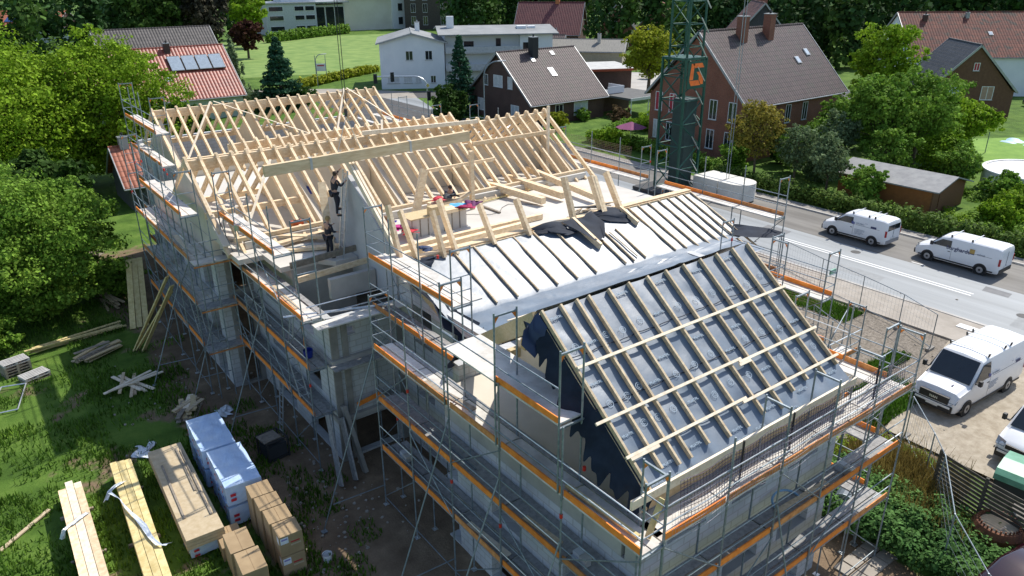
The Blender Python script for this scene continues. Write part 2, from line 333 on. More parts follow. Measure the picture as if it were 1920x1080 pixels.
mb=MB(); mb.box(11.36,19.4,10.06,18.0,2.0,2.2); P_('slab',mb,conc)
# gable of the near roof, set back above the loggia
mb=MB(); mb.poly([(13.4,10.1,7.4),(13.4,16.6,7.4),(13.4,13.5,9.9)],0,(.28,0,0)); P_('gable_wall',mb,beige)
mb=MB(); mb.poly([(19.12,9.9,6.9),(19.12,17.8,6.9),(19.12,17.8,7.2),(19.12,13.5,10.25),(19.12,9.9,7.4)],0,(.28,0,0)); P_('gable_wall',mb,beige)
# recess and step to the right
wall('x',13.0,.36,18.4,24.8,0,Z3-.25,winrow(18.6,24.6,2,5.0,1.4,1.6)+winrow(18.6,24.6,2,2.6,1.3,1.4)+[(19.0,.1,1.3,1.7),(22.3,.1,1.3,1.7)])
wall('y',17.9,.36,19.76,25.5,0,6.6,winrow(20,25.3,3,5.0,1.2,1.2)+winrow(20,25.3,3,2.3,1.4,1.4))
wall('x',25.2,.36,18.26,24.2,0,6.9,winrow(18.4,24,2,5.0,1.4,1.4)+winrow(18.4,24,2,2.3,1.4,1.4))
wall('y',24.0,.3,25.56,29.6,0,7.3,winrow(25.6,29.5,2,5.0,1.2,1.4))
wall('x',29.4,.36,24.3,45,0,Z3-.25,winrow(25,44,7,5.0,1.4,1.5)+winrow(25,44,7,2.4,1.4,1.5))
# middle block: near end wall with square openings, columns, slab, stairwell
wall('y',24.8,.3,9.9,13.0,0,Z1,[(10.3,.1,2.3,1.6)],m=block)
wall('y',24.8,.3,9.9,13.0,Z1+.2,Z2-.2,[],m=block)
wall('y',24.8,.3,9.9,13.0,Z2,6.35,[(10.55,5.55,.42,.34),(11.6,5.6,.4,.36),(12.5,5.6,.36,.36)],m=block)
for x in (9.88,10.35,12.72):
    mb=MB(); mb.box(x,x+.24 if x>10 else x+.3,24.72,24.8,0,6.4); P_('column',mb,concd)
for z in (Z1,Z2-.2):
    mb=MB(); mb.box(9.8,13.0,24.6,33.5,z,z+.2); P_('slab',mb,conc)
wall('x',9.9,.3,25.1,33.6,0,6.3,[(26,.1,1.9,1.8),(29.5,.1,2.2,1.8),(26.2,2.7,1.6,1.5),(30,2.7,1.6,1.5),(26.4,5.1,1.9,1.2),(30.2,5.1,1.5,1.2)],m=block)
mb=MB(); mb.poly([(9.75,28.9,7.08),(11.4,28.9,7.08),(11.9,28.2,7.08),(12.9,28.2,7.08),(12.9,33.6,7.08),(9.75,33.6,7.08)],0,(0,0,.22)); P_('slab',mb,slabm)
mb=MB(); mb.box(10.2,13.0,28.9,29.1,4.7,7.08); mb.box(10.2,10.4,29.1,33,4.7,7.08); P_('wall',mb,conc)
mb=MB(); mb.box(10.9,12.9,26.6,26.85,6.35,7.2); P_('parapet',mb,conc)
mb=MB(); mb.beam((10.0,28.4,7.48),(12.95,28.4,7.62),.1,.26); P_('beam',mb,wood_old)
mb=MB(); mb.beam((9.9,27.4,7.2),(12.95,27.4,7.35),.1,.24); P_('beam',mb,wood)
# far block
wall('x',8.4,.36,33.5,44.0,6.5,7.6,m=beige)
wall('x',8.403,.36,33.5,44.0,0,6.5,winrow(33.9,44,4,4.7,1.5,1.6)+winrow(33.9,44,4,2.3,1.5,1.7)+winrow(33.9,44,4,.1,1.5,1.7),m=block)
wall('y',33.4,.3,8.76,9.9,0,7.4,[(9.0,.1,.7,1.9),(9.0,2.4,.7,1.9),(9.0,5.0,.7,1.9)],m=concd)
wall('x',10.5,.36,44.0,57,0,7.6,winrow(45,56,4,5.0,1.4,1.6)+winrow(45,56,4,2.4,1.4,1.6))
wall('y',32.0,.25,9.4,13.0,7.3,7.62,m=slabm)
wall('y',31.9,.25,13.3,29.4,7.3,7.66,m=slabm)
wall('y',57,.3,10.6,26.6,0,7.9); wall('x',26.4,.3,45,57,0,7.9,winrow(46,56,3,5,1.4,1.5))
wall('y',46.8,.25,10.8,26.4,7.3,8.15,m=beige)
mb=MB(); mb.box(8.7,29.5,30.9,46.8,Z3-.25,Z3-.02); P_('slab',mb,slabm)
mb=MB(); mb.box(10.87,26.39,47.06,56.99,4.5,4.7); P_('slab',mb,concd)
mb=MB(); mb.box(13.05,29.7,24.0,30.9,Z3-.25,Z3); P_('slab',mb,slabm)
mb=MB(); mb.box(13.36,29.2,24.4,31,2.0,2.2); mb.box(13.3,29.2,24.4,31,4.5,4.7); P_('slab',mb,conc)
# gable / cross walls rising through the open roofs
def cross(x,y0,y1,yr,zr,pitch,zb,t=.26,m=conc,yb=None):
    f=lambda y: zr-abs(y-yr)*pitch
    mb=MB(); pts=[(x,y0,zb),(x,y1,zb),(x,y1,max(zb+.05,f(y1))),(x,yr,zr),(x,y0,max(zb+.05,f(y0)))] if y0<yr<y1 else [(x,y0,zb),(x,y1,zb),(x,y1,max(zb+.05,f(y1))),(x,y0,max(zb+.05,f(y0)))]
    mb.poly(pts,0,(t,0,0)); return P_('gable_wall',mb,m)
cross(12.95,24.9,31.5,28.6,10.75,.66,6.3,.3,smoothc)
cross(8.45,32.0,40.5,36.4,10.05,.69,7.6,.3,beige)
cross(13.2,31.9,40.5,36.4,10.05,.69,7.3,.24,beige)
cross(17.5,31.9,40.5,36.4,10.1,.69,7.3,.24,beige)
cross(22.6,31.9,40.5,36.4,10.1,.69,7.3,.24,beige)
cross(29.0,31.9,40.5,36.4,10.0,.69,7.3,.3,beige)
cross(10.8,47.2,55,51.3,10.1,.67,7.6,.26,beige)
cross(16.6,47.2,55,51.3,10.15,.67,7.3,.24,beige)
cross(20.4,47.2,55,51.3,10.15,.67,7.3,.24,beige)
for x0,x1 in ((13.4,17.4),(17.8,22.5),(22.9,28.9)):
    mb=MB(); mb.box(x0,x1,35.6,35.8,7.3,9.5); P_('inner_wall',mb,beige)
# ---- rafters
RW,RH=.12,.24
def raft(x,y0,z0,y1,z1,parent=B,name='rafter',w=RW,h=RH,m=wood):
    mb=MB(); mb.beam((x,y0,z0),(x,y1,z1),w,h); return P_(name,mb,m,parent,off=None)
# roof A (rear)
n=22; far=MB()
for i in range(n):
    x=10.65+i*(26.0-10.65)/(n-1)+random.uniform(-.04,.04)
    raft(x,51.45,10.72,47.0,7.75)
    far.beam((x,51.15,10.72),(x,55.2,8.0),RW,RH)
# roof B: front rafters
n=31
for i in range(n):
    x=8.55+i*(30.0-8.55)/(n-1)+random.uniform(-.05,.05)
    y1=31.7+random.uniform(-.1,.1)
    raft(x,36.65,10.62,y1,10.62-(36.65-y1)*.69,w=.125)
    far.beam((x,36.35,10.62),(x,41.0,7.45),RW,RH)
P_('rafters_of_far_slopes',far,wood,kind='stuff')
# comb: raised rear dormer with its own short rafters
for i in range(22):
    x=12.0+i*(25.6-12.0)/21+random.uniform(-.05,.05)
    raft(x,40.6,10.32,38.9,9.15,w=.12)
for nm,a,b,w,h in (('ridge_beam',(10.6,51.3,10.42),(26.1,51.3,10.42),.2,.5),('ridge_beam',(8.5,36.5,10.28),(23.2,36.5,10.28),.2,.5),('ridge_beam',(23.4,36.5,10.28),(30.0,36.5,10.28),.2,.42),('ridge_beam',(11.8,40.6,10.0),(25.8,40.6,10.0),.2,.4),
    ('wall_plate',(9.0,32.2,7.74),(29.6,32.2,7.74),.2,.16),('wall_plate',(11,47.4,8.2),(26.3,47.4,8.2),.2,.14),
    ('purlin',(8.4,33.9,8.55),(13,33.9,8.55),.18,.3),('purlin',(10.7,55.0,8.0),(26.2,55.0,8.0),.2,.3),('purlin',(8.4,40.8,7.4),(29.6,40.8,7.4),.2,.3)):
    mb=MB(); mb.beam(a,b,w,h); P_(nm,mb,wood)
for k in range(7): # doubled rafters beside the stairwell and board stacks seen through B
    mb=MB(); mb.beam((23.5+k*.0,39.4-k*.75,8.0+k*.27),(29.5,39.4-k*.75,8.0+k*.27),.12,.2); P_('purlin',mb,wood)
# trimmer frame in roof B over the open bay
mb=MB(); mb.beam((19.6,33.9,8.82),(24.3,33.9,8.82),.1,.2); P_('trimmer',mb,wood)
mb=MB(); mb.beam((17.5,36.3,10.75),(24.6,36.0,10.6),.14,.2); P_('trimmer',mb,wood_w)
# wind braces (white diagonal boards)
for a,b in (((14.2,51.2,10.9),(11.2,47.2,8.1)),((14.4,51.2,10.9),(20.5,47.2,8.2)),((23.6,51.3,10.9),(20.8,47.2,8.2)),((23.8,51.3,10.9),(26.0,48.2,8.8)),((12.3,35.8,10.2),(9.6,32.4,7.9)),((20.8,40.4,10.5),(19.6,38.2,9.0))):
    mb=MB(); mb.beam(a,b,.12,.03); P_('wind_brace',mb,wood_w)
# posts, struts
mb=MB(); mb.beam((28.4,34.2,7.3),(28.4,34.2,11.3),.14,.14,up=(0,1,0)); P_('post',mb,wood_w)
mb=MB(); mb.beam((20.7,30.9,7.3),(20.7,30.9,10.3),.2,.2,up=(0,1,0)); P_('post',mb,wood)
for a,b,w in (((16.9,30.3,7.4),(17.8,30.6,9.9),.36),((20.7,30.9,8.2),(18.2,31.2,7.35),.12),((13.0,31.4,7.35),(14.6,31.2,10.1),.26)):
    mb=MB(); mb.beam(a,b,w,.2,up=(0,1,0)); P_('strut',mb,wood)
for dx in (0,.14):  # leaning doubled timber over gable wall
    mb=MB(); mb.beam((13.05+dx,28.7,11.35),(13.05+dx,24.6,8.15),.1,.24); P_('rafter',mb,wood_w)
# ---- roof C: purlin, sawn off rafter stubs, lower membrane
CP=.40
for x0,x1 in ((12.75,29.4),):
    mb=MB(); mb.beam((x0,24.1,8.02),(x1,24.1,8.02),.18,.42); P_('purlin',mb,wood)
    mb=MB(); mb.beam((x0,24.25,8.28),(x1,24.25,8.28),.34,.05); P_('wall_plate',mb,wood)
for x,dy,dz in ((12.72,.75,2.05),(13.45,1.15,1.6),(14.6,.66,1.5),(15.2,1.1,1.75),(17.05,.95,1.25),(18.9,.85,1.15),(21.45,.7,1.75),(23.2,.85,1.5),(23.33,.8,1.45),(24.35,1.05,1.45)):
    mb=MB(); mb.beam((x,23.9,8.1),(x,24+dy,8.35+dz),.13 if x<18 else .16,.3); P_('rafter',mb,wood,label='short sawn-off rafter stub standing on the purlin')
# membrane surface with ripples
def sheet(fn,nu,nv,amp,name,m,seed=1,parent=B,wr=1):
    rnd=random.Random(seed); ph=[(rnd.uniform(0,6),rnd.uniform(.5,2.2),rnd.uniform(.5,3)) for _ in range(7)]; vs=[]
    for j in range(nv+1):
        for i in range(nu+1):
            u,v=i/nu,j/nv; p,nrm=fn(u,v)
            x,y=p[0],p[1]; d=sum(math.sin(a+x*b*1.3+y*c*1.7+1.5*math.sin(y*b+x*.7)) for a,b,c in ph)/7
            d2=max(0,math.sin(x*2.1+y*1.3+2*math.sin(x*.9+seed)))**6
            vs.append(Vector(p)+Vector(nrm)*(amp*d+amp*1.1*wr*d2))
    fs=[(j*(nu+1)+i,j*(nu+1)+i+1,(j+1)*(nu+1)+i+1,(j+1)*(nu+1)+i) for j in range(nv) for i in range(nu)]
    mb=MB(); mb.add(vs,fs); return P_(name,mb,m,parent,smooth_=True)
nC=Vector((0,-CP,1)).normalized()
def fC(u,v):
    # u along x, v down the slope then into the flat valley and up the back of the near roof
    L=[(24.0,8.1),(21.0,6.88),(20.2,6.8),(18.6,6.86),(18.0,7.2),(13.6,10.48)]; seg=v*5; k=min(4,int(seg)); t=seg-k
    y=L[k][0]+(L[k+1][0]-L[k][0])*t; z=L[k][1]+(L[k+1][1]-L[k][1])*t
    x0=12.9+ (0 if y>21 else (21-y)*.35) ; x0= x0 if y>18 else 13.95-(18-y)*.68; x0=max(x0,11.0); x1=29.3 if y>20.5 else (28.4 if y>18.6 else 19.5)
    if y<18.1: x1=19.5
    return (x0+(x1-x0)*u,y,z+.05),(0,0,1)
sheet(fC,110,60,.028,'roof_membrane',memb2,4)
# torn edges and loose flaps in roof C
def flap(pts,name='membrane_flap',m=memb_under_shade,n=6):
    """loose crumpled sheet between two 3D polylines"""
    a,b=pts; rnd=random.Random(len(a)*7+int(a[0][0]*13)); vs=[]
    for j in range(len(a)):
        for i in range(n+1):
            t=i/n; p=Vector(a[j]).lerp(Vector(b[j]),t); p+=Vector((rnd.uniform(-1,1),rnd.uniform(-1,1),rnd.uniform(-1,1)))*.085*(.35+t); vs.append(p)
    fs=[(j*(n+1)+i,j*(n+1)+i+1,(j+1)*(n+1)+i+1,(j+1)*(n+1)+i) for j in range(len(a)-1) for i in range(n)]
    mb=MB(); mb.add(vs,fs); return P_(name,mb,m,smooth_=True)
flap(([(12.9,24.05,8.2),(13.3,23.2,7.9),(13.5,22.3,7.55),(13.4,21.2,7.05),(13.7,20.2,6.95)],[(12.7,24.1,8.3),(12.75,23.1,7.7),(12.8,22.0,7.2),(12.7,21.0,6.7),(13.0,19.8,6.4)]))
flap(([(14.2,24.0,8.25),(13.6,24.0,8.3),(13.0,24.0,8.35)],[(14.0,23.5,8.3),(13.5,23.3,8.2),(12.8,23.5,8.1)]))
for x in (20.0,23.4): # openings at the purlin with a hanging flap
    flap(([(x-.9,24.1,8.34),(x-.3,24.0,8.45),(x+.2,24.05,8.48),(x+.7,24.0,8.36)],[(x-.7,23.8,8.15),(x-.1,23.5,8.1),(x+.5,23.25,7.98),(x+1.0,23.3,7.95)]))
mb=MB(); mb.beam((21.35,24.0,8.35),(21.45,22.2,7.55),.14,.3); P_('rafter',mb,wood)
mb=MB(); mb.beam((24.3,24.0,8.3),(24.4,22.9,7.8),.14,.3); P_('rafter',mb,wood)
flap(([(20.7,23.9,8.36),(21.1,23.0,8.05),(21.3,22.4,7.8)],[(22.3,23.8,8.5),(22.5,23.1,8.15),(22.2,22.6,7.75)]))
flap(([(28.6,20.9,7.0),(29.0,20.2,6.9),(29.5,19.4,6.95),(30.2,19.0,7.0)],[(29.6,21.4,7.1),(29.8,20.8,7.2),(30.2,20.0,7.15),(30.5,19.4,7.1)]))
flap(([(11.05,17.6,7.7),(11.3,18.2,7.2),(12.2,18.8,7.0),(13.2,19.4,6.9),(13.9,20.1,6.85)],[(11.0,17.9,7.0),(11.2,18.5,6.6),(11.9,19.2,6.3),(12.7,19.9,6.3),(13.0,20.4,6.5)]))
# counter battens on roof C
bx=[15.1,16.1,17.1,18.1,19.15,20.2,21.9,22.4,23.1,24.9,25.55,26.25,26.95,27.6,28.2,28.75,29.3]
for i,x in enumerate(bx):
    yt=24.0 if x<21 or x>24 else (23.0 if x!=21.9 else 22.6); yb=21.05 if x<24 else 21.05-(x-24)*.12
    if x>28.5: yb=19.8
    f=lambda y: 8.1-(24-y)*CP+.1
    mb=MB(); mb.beam((x,yt,f(yt)),(x,yb,f(yb)),.06,.08,up=nC); P_('counter_batten',mb,wood_b)
for a,b in (((22.65,22.9,7.78),(22.75,21.2,7.1)),((14.5,19.6,6.98),(27.5,19.2,6.98)),((16,19.2,6.98),(19.4,18.9,6.98))):
    mb=MB(); mb.beam(a,b,.06,.05); P_('loose_batten',mb,wood_w)
# ---- roof D: rafters below, membrane, battens
YR,ZR,YE,ZE=13.5,10.5,9.35,7.3
PD=(ZR-ZE)/(YR-YE); nD=Vector((0,-PD,1)).normalized()
def D(x,t,h=0): # t 0 ridge .. 1 eave, h above the membrane
    return Vector((x,YR+(YE-YR)*t,ZR+(ZE-ZR)*t))+nD*h
dx0=[11.02,11.65,12.2,12.62,13.35,14.1,14.85,15.6,16.35,17.1,17.85,18.6,19.35]
def fD(u,v):
    t=v; ed=[(0,11.0),(1.0,11.0)]
    for (a,xa),(b,xb) in zip(ed,ed[1:]):
        if a<=t<=b: xl=xa+(xb-xa)*(t-a)/(b-a)
    x=xl+(19.5-xl)*u; k_=max([i for i,q in enumerate(dx0) if q<=x] or [0]); k_=min(k_,11); fr_=(x-dx0[k_])/(dx0[k_+1]-dx0[k_]); sg=.03*math.sin(math.pi*max(0,min(1,fr_)))*(1+.5*math.sin(t*9+k_*2)); p=D(x,t,-sg+.006*math.sin(t*38+k_*1.7+2*math.sin(x*3))*(.3+max(0,math.sin(t*6+k_))))
    if x<11.0: p.z-=(11.0-x)*1.7; p.x=11.0-(11-x)*.5
    return p,nD
sd_=sheet(fD,200,110,.016,'roof_membrane',memb,11)
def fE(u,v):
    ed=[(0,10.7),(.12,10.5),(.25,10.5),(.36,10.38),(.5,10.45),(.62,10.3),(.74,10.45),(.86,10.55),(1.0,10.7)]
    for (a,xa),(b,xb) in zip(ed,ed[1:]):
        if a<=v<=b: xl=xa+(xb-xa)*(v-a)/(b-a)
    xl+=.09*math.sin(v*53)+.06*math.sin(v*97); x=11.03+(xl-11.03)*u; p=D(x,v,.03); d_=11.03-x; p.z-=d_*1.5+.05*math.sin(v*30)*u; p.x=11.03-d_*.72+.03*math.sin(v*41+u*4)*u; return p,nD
sheet(fE,14,110,.012,'membrane_flap',memb_under_shade,23)  # same sheet facing away; its shade is put into the darker colour
dx=[11.02,11.65,12.2,12.62,13.35,14.1,14.85,15.6,16.35,17.1,17.85,18.6,19.35]
for i,x in enumerate(dx):
    te=.985 if i<1 else (.93-.0*i if i<12 else .9); te-= .02*(i%3==1)
    if i>8: te=.86+.02*(i%2)
    mb=MB(); a=D(x,0,.07); b=D(x,te,.07); mb.beam(a,b,.065,.12,up=nD); P_('counter_batten',mb,wood_b)
    mb=MB(); mb.beam(D(x,-.0,-.16),D(x,1.0,-.16),.1,.22,up=nD); P_('rafter',mb,wood)
def lath(x0,x1,t,h=.157,name='roof_batten'): mb=MB(); mb.beam(D(x0,t,h),D(x1,t,h),.075,.05,up=nD); P_(name,mb,wood_w)
lath(11.0,19.5,.335); lath(10.6,16.0,.61); lath(15.85,19.5,.625); lath(10.85,15.3,.80); lath(15.1,19.55,.815); lath(10.95,11.9,.815)
lath(15.8,16.3,.64,.16)
mb=MB(); mb.beam(D(10.35,.985,.06),D(19.6,.985,.06),.07,.24,up=(0,0,1)); P_('eave_board',mb,wood_w)
mb=MB(); mb.beam((10.95,YR,ZR-.42),(19.5,YR,ZR-.42),.2,.34); P_('ridge_beam',mb,wood)
for y,z,x0 in ((17.5,7.1,13.0),(15.6,8.5,12.1),(9.7,7.0,10.95),(11.6,8.55,10.95)):
    mb=MB(); mb.beam((x0,y,z-.1),(19.4,y,z-.1),.2,.32); P_('purlin',mb,osb)
mb=MB(); mb.beam((11.05,13.7,10.18),(12.9,19.4,6.6),.12,.5); P_('verge_board',mb,osb)
mb=MB(); mb.beam((12.9,24.0,7.9),(13.1,21.2,6.7),.12,.42); P_('verge_board',mb,osb)
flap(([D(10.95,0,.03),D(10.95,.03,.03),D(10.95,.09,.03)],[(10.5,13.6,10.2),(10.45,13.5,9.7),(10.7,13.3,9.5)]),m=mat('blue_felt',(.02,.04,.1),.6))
# printed marks on the membrane (wording as on the roof)
ptx=mat('membrane_print',(.3,.38,.46),.6,var=.05); random.seed(5)
for i in range(12):
    xa,xb=dx[i],dx[i+1]; xm=(xa+xb)/2
    for k,t in enumerate((.05+.1*(i%2),.22,.42,.53,.70,.9,.97)):
        t+=random.uniform(-.015,.015)
        if k in(1,3,4) and (i*3+k)%4!=0:
            p=D(xm+.06,t,.03); mb=MB(); nn=18
            for r0,r1 in ((.1,.085),(.05,.038)):
                vs=[]
                for q in range(nn+1):
                    a=2*math.pi*q/nn*(.86 if r0<.06 else 1)
                    for r in (r0,r1): vs.append(p+Vector((1,0,0))*(r*math.cos(a))+Vector((0,1,PD)).normalized()*(r*math.sin(a)))
                mb.add(vs,[(2*q,2*q+1,2*q+3,2*q+2) for q in range(nn)])
            P_('printed_mark',mb,ptx)
        elif i%2==k%2 or k==6:
            if xb-xa>.5: text('MUATFIL',.1,ptx,B,D(xm+.03,t,.03),(1,0,0),(0,1,PD),.002,'printed_mark')
for t0 in (.27,.545,.8):
    for x0,x1 in ((10.9,15.2),(15.2,19.5)):
        mb=MB(); vs=[]; nn=30
        for i in range(nn+1):
            x=x0+(x1-x0)*i/nn; w_=.006*math.sin(x*5)+.004*math.sin(x*13)
            for q,hh in ((0,.012),(.012,.03),(.03,.028)): vs.append(D(x,t0+q*.18+w_*.5,.022+hh*.1))
        mb.add(vs,[(3*i+j,3*i+j+1,3*i+j+4,3*i+j+3) for i in range(nn) for j in range(2)]); P_('membrane_lap',mb,memb_under_shade,smooth_=True)
# loose stuff that belongs to the frame: nailed boards on C floor
# safety boards on right ends
# ------------------------------------------------ scaffolding
def scaffold(label,ax,outer,inner,ss,levels,top=2.0,gz_=0.,toe=1,rail=1,deckm=None,rakers=(),brace=1,lev_rng=None,endrail=True,toe_skip=0,netting=None):
    """one scaffold run. ax: axis it runs along; ss: positions of the frames"""
    p=(lambda o,s,z:(o,s,z)) if ax=='y' else (lambda o,s,z:(s,o,z))
    base=p(outer,ss[0],gz_); T=thing('scaffold',label,'scaffold',base,group='scaffold runs round the building')
    def add(name,mb,m): return mb.build(name,m,T,base,smooth=False)
    ztop=levels[-1]+top; d=1 if inner>outer else -1
    rnd=random.Random(int(abs(outer*31+ss[0]*7)))
    for i,s in enumerate(ss):
        for o in (outer,inner):
            if o==outer: full=i in (0,len(ss)-1) or rnd.random()<.35
            zt=ztop if o==outer or full else ztop-1.95
            if o==inner and i in (0,len(ss)-1): zt=ztop-.02
            mb=MB(); mb.tube(p(o,s,gz_+.08),p(o,s,zt),.027,8); 
            for z in levels: mb.tube(p(o,s,z-.12),p(o,s,z-.02),.036,8)
            add('standard',mb,steel)
            mb=MB(); q=p(o,s,gz_+.03); mb.box(q[0]-.09,q[0]+.09,q[1]-.09,q[1]+.09,gz_+.02,gz_+.035); mb.tube(q,(q[0],q[1],gz_+.2),.018,6); add('base_plate',mb,steel_l)
            if rnd.random()<.35:
                zz=rnd.choice(levels)+rnd.choice((.5,1.0,-.6)); mb=MB(); mb.tube(p(o,s,zz-.06),p(o,s,zz+.06),.045,8); add('clip',mb,redcl)
        # transoms
        for z in levels+([ztop-.02] if full else []): mb=MB(); mb.beam(p(outer,s,z-.06),p(inner,s,z-.06),.05,.05); add('transom',mb,steel)
        if i in (0,len(ss)-1):
            for o,sg in ((outer,d),(inner,-d)):
                z=ztop-.16; mb=MB(); a=p(o,s,z); b=p(o+sg*.16,s,z+.07); c=p(o,s,z-.14); mb.poly([a,b,c],0,p(0,.01,0) if ax=='y' else (.01,0,0)); add('gusset',mb,orange)
            if endrail:
                for h in (.5,1.0): mb=MB(); mb.tube(p(outer,s,levels[-1]+h),p(inner,s,levels[-1]+h),.017,6); add('end_rail',mb,steel)
    for li,z in enumerate(levels):
        for i,(a,b) in enumerate(zip(ss,ss[1:])):
            if lev_rng and li in lev_rng and not (lev_rng[li][0]<=i<lev_rng[li][1]): continue
            w=(inner-outer)/2; mb=MB()
            for k in range(2):
                o0=outer+w*k+.02*d; o1=outer+w*(k+1)-.015*d
                lo,hi=min(o0,o1),max(o0,o1)
                if ax=='y': mb.box(lo,hi,a+.03,b-.03,z-.03,z+.02)
                else: mb.box(a+.03,b-.03,lo,hi,z-.03,z+.02)
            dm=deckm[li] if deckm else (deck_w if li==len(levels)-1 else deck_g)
            add('deck',mb,dm)
            if toe and rnd.random()>toe_skip:
                mb=MB(); c=outer+.045*d; mb.beam(p(c,a+.04,z+.11),p(c,b-.04,z+.11),.035,.185); add('toe_board',mb,orange if rnd.random()<.65 else orange_o)
            if rail:
                for h in (.5,1.0):
                    mb=MB(); mb.tube(p(outer,a,z+h),p(outer,b,z+h),.019,6); add('guard_rail',mb,steel if rnd.random()<.75 else steel_l)
    if brace:
        zz=[gz_+.3]+levels
        for k,(z0,z1) in enumerate(zip(zz,zz[1:])):
            for i in range(len(ss)-1):
                if (i+k)%2==0:
                    mb=MB(); a,b=(ss[i],ss[i+1]) if k%2 else (ss[i+1],ss[i]); o=outer-.03*d; mb.tube(p(o,a,z0+.1),p(o,b,z1-.1),.02,6); add('diagonal_brace',mb,steel)
        mb=MB()
        for i in range(len(ss)-1): mb.tube(p(outer,ss[i],gz_+.35),p(outer,ss[i+1],gz_+.35),.019,6)
        add('ledger',mb,steel)
    for (s,z,dist) in rakers:
        mb=MB(); mb.tube(p(outer-.03*d,s,z),p(outer-dist*d,s,gz_+.1),.025,8); mb.tube(p(outer,s,gz_+.9),p(outer-dist*d*.82,s,gz_+.9+(.1)),.02,6); q=p(outer-dist*d,s,gz_); mb.box(q[0]-.1,q[0]+.1,q[1]-.1,q[1]+.1,gz_+.02,gz_+.04)
        add('raking_shore',mb,steel)
    return T,p,base
L4=[.5,2.5,4.55,6.6]
def seq(a,n,d=2.57): return [a+i*d for i in range(n)]
# near left run
yN=[8.68,11.35,13.95,16.5,19.0,21.3]
T1,p1,b1=scaffold('longest scaffold run, along the shaded left wall nearest the camera',"y",10.0,10.73,yN,[2.5,4.55,6.6],top=2.0,rakers=((13.95,5.6,2.3),(16.5,6.2,2.4),(21.3,6.4,2.5),(11.35,5.2,2.0)),lev_rng={})
# upper bay (orange board) at 8.54
def part(T,base,name,mb,m): return mb.build(name,m,T,base)
mb=MB(); mb.box(10.04,11.35,11.6,16.7,8.49,8.54); part(T1,b1,'deck',mb,deck_w)
mb=MB(); mb.beam((10.05,11.6,8.64),(10.05,14.2,8.64),.03,.17); part(T1,b1,'toe_board',mb,orange)
for y in (11.5,14.1,16.7):
    for x in (10.0,10.73):
        mb=MB(); mb.tube((x,y,6.6),(x,y,10.55),.027,8); part(T1,b1,'standard',mb,steel)
    mb=MB(); mb.beam((10.0,y,10.45),(10.73,y,10.45),.05,.05); part(T1,b1,'transom',mb,steel)
    mb=MB(); mb.beam((10,y,8.46),(11.4,y,8.46),.05,.05); mb.tube((10.73,y,7.9),(11.35,y,8.44),.02,6); part(T1,b1,'transom',mb,steel)
    for q in ([(10.0,y,10.4),(10.16,y,10.42),(10.0,y,10.2)],[(10.73,y,10.4),(10.57,y,10.42),(10.73,y,10.2)]): mb=MB(); mb.poly(q,0,(0,.01,0)); part(T1,b1,'gusset',mb,orange)
for a,b in ((11.5,14.1),(14.1,16.7)):
    for h in (9.05,9.55): mb=MB(); mb.tube((10,a,h),(10,b,h),.02,6); part(T1,b1,'guard_rail',mb,steel)
# near end run (sunlit decks, right of the near roof's eave)
xE=[10.73,13.0,15.2,17.4,19.6,21.9]
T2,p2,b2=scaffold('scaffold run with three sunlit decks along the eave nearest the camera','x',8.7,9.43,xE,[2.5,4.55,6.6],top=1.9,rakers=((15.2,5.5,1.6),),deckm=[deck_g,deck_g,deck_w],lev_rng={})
mb=MB()
for y in (9.47,): mb.box(10.8,21.9,9.46,9.68,6.56,6.61)
part(T2,b2,'deck',mb,deck_w)
# return bays at the right end
xR=[21.2,21.9]
T3,p3,b3=scaffold('short scaffold run turning the near right corner beside the weeds','y',21.95,21.2,[9.5,11.0,12.6],[2.5,4.55,6.6],top=2.0,lev_rng={})
T3b,_,_=scaffold('scaffold run in the stepped corner right of the near roof','y',26.5,25.75,[14.2,16.7,19.2],[2.6,4.6,6.6],top=2.0,gz_=.3)
T3c,_,_=scaffold('short scaffold run across the stepped corner behind the near roof','x',15.9,16.6,[20.6,23.1,25.6],[2.6,4.6,6.6],top=2.0,gz_=.2)
# net on the near eave
netm=mat('safety_net',(.1,.075,.11),.8); netr=mat('red_mesh',(.5,.03,.03),.8)
def net(a,b,h,nm,m,nu,nv,r=.006,sag=.12,post=True,label=None):
    mb=MB(); a=Vector(a); b=Vector(b); d=(b-a); n=Vector((d.y,-d.x,0)).normalized()
    def q(u,v): 
        s=math.sin(u*math.pi*6)**2; return a+d*u+Vector((0,0,h*(1-v)-sag*s*(1-v)))+n*(.08*math.sin(u*19)*v+.1*v)
    for j in range(nv+1):
        for i in range(nu): mb.tube(q(i/nu,j/nv),q((i+1)/nu,j/nv),r,3,cap=False)
    for i in range(nu+1):
        for j in range(nv): mb.tube(q(i/nu,j/nv),q(i/nu,(j+1)/nv),r*.8,3,cap=False)
    return mb.build(nm,m)
o=net((11.6,9.05,6.65),(21.8,9.05,6.65),1.05,'safety_net',netm,90,11,.008); tag(o,'dark mesh safety net slung along the near eave under the white board','net')
for x in (13.9,16.0,18.1,20.2): mb=MB(); mb.tube((x,9.05,6.6),(x,9.05,7.85),.03,8); part(T2,b2,'guard_post',mb,black)
o=net((10.9,8.68,6.66),(21.9,8.68,6.66),1.0,'guard_net',mat('pale_net',(.45,.42,.46),.8),110,7,.0035,.03); tag(o,'fine pale net along the outer rail of the sunlit near end deck','net')
# inboard deck at the recess, level 8.54
T4,p4,b4=scaffold('scaffold with an orange-edged deck in the recess beside the gable wall','y',11.7,12.45,[18.8,20.8,22.8,24.7],[2.5,4.5,6.5,8.54],top=2.0)
mb=MB(); mb.box(12.5,12.95,18.9,24.5,8.49,8.54); part(T4,b4,'deck',mb,deck_w)
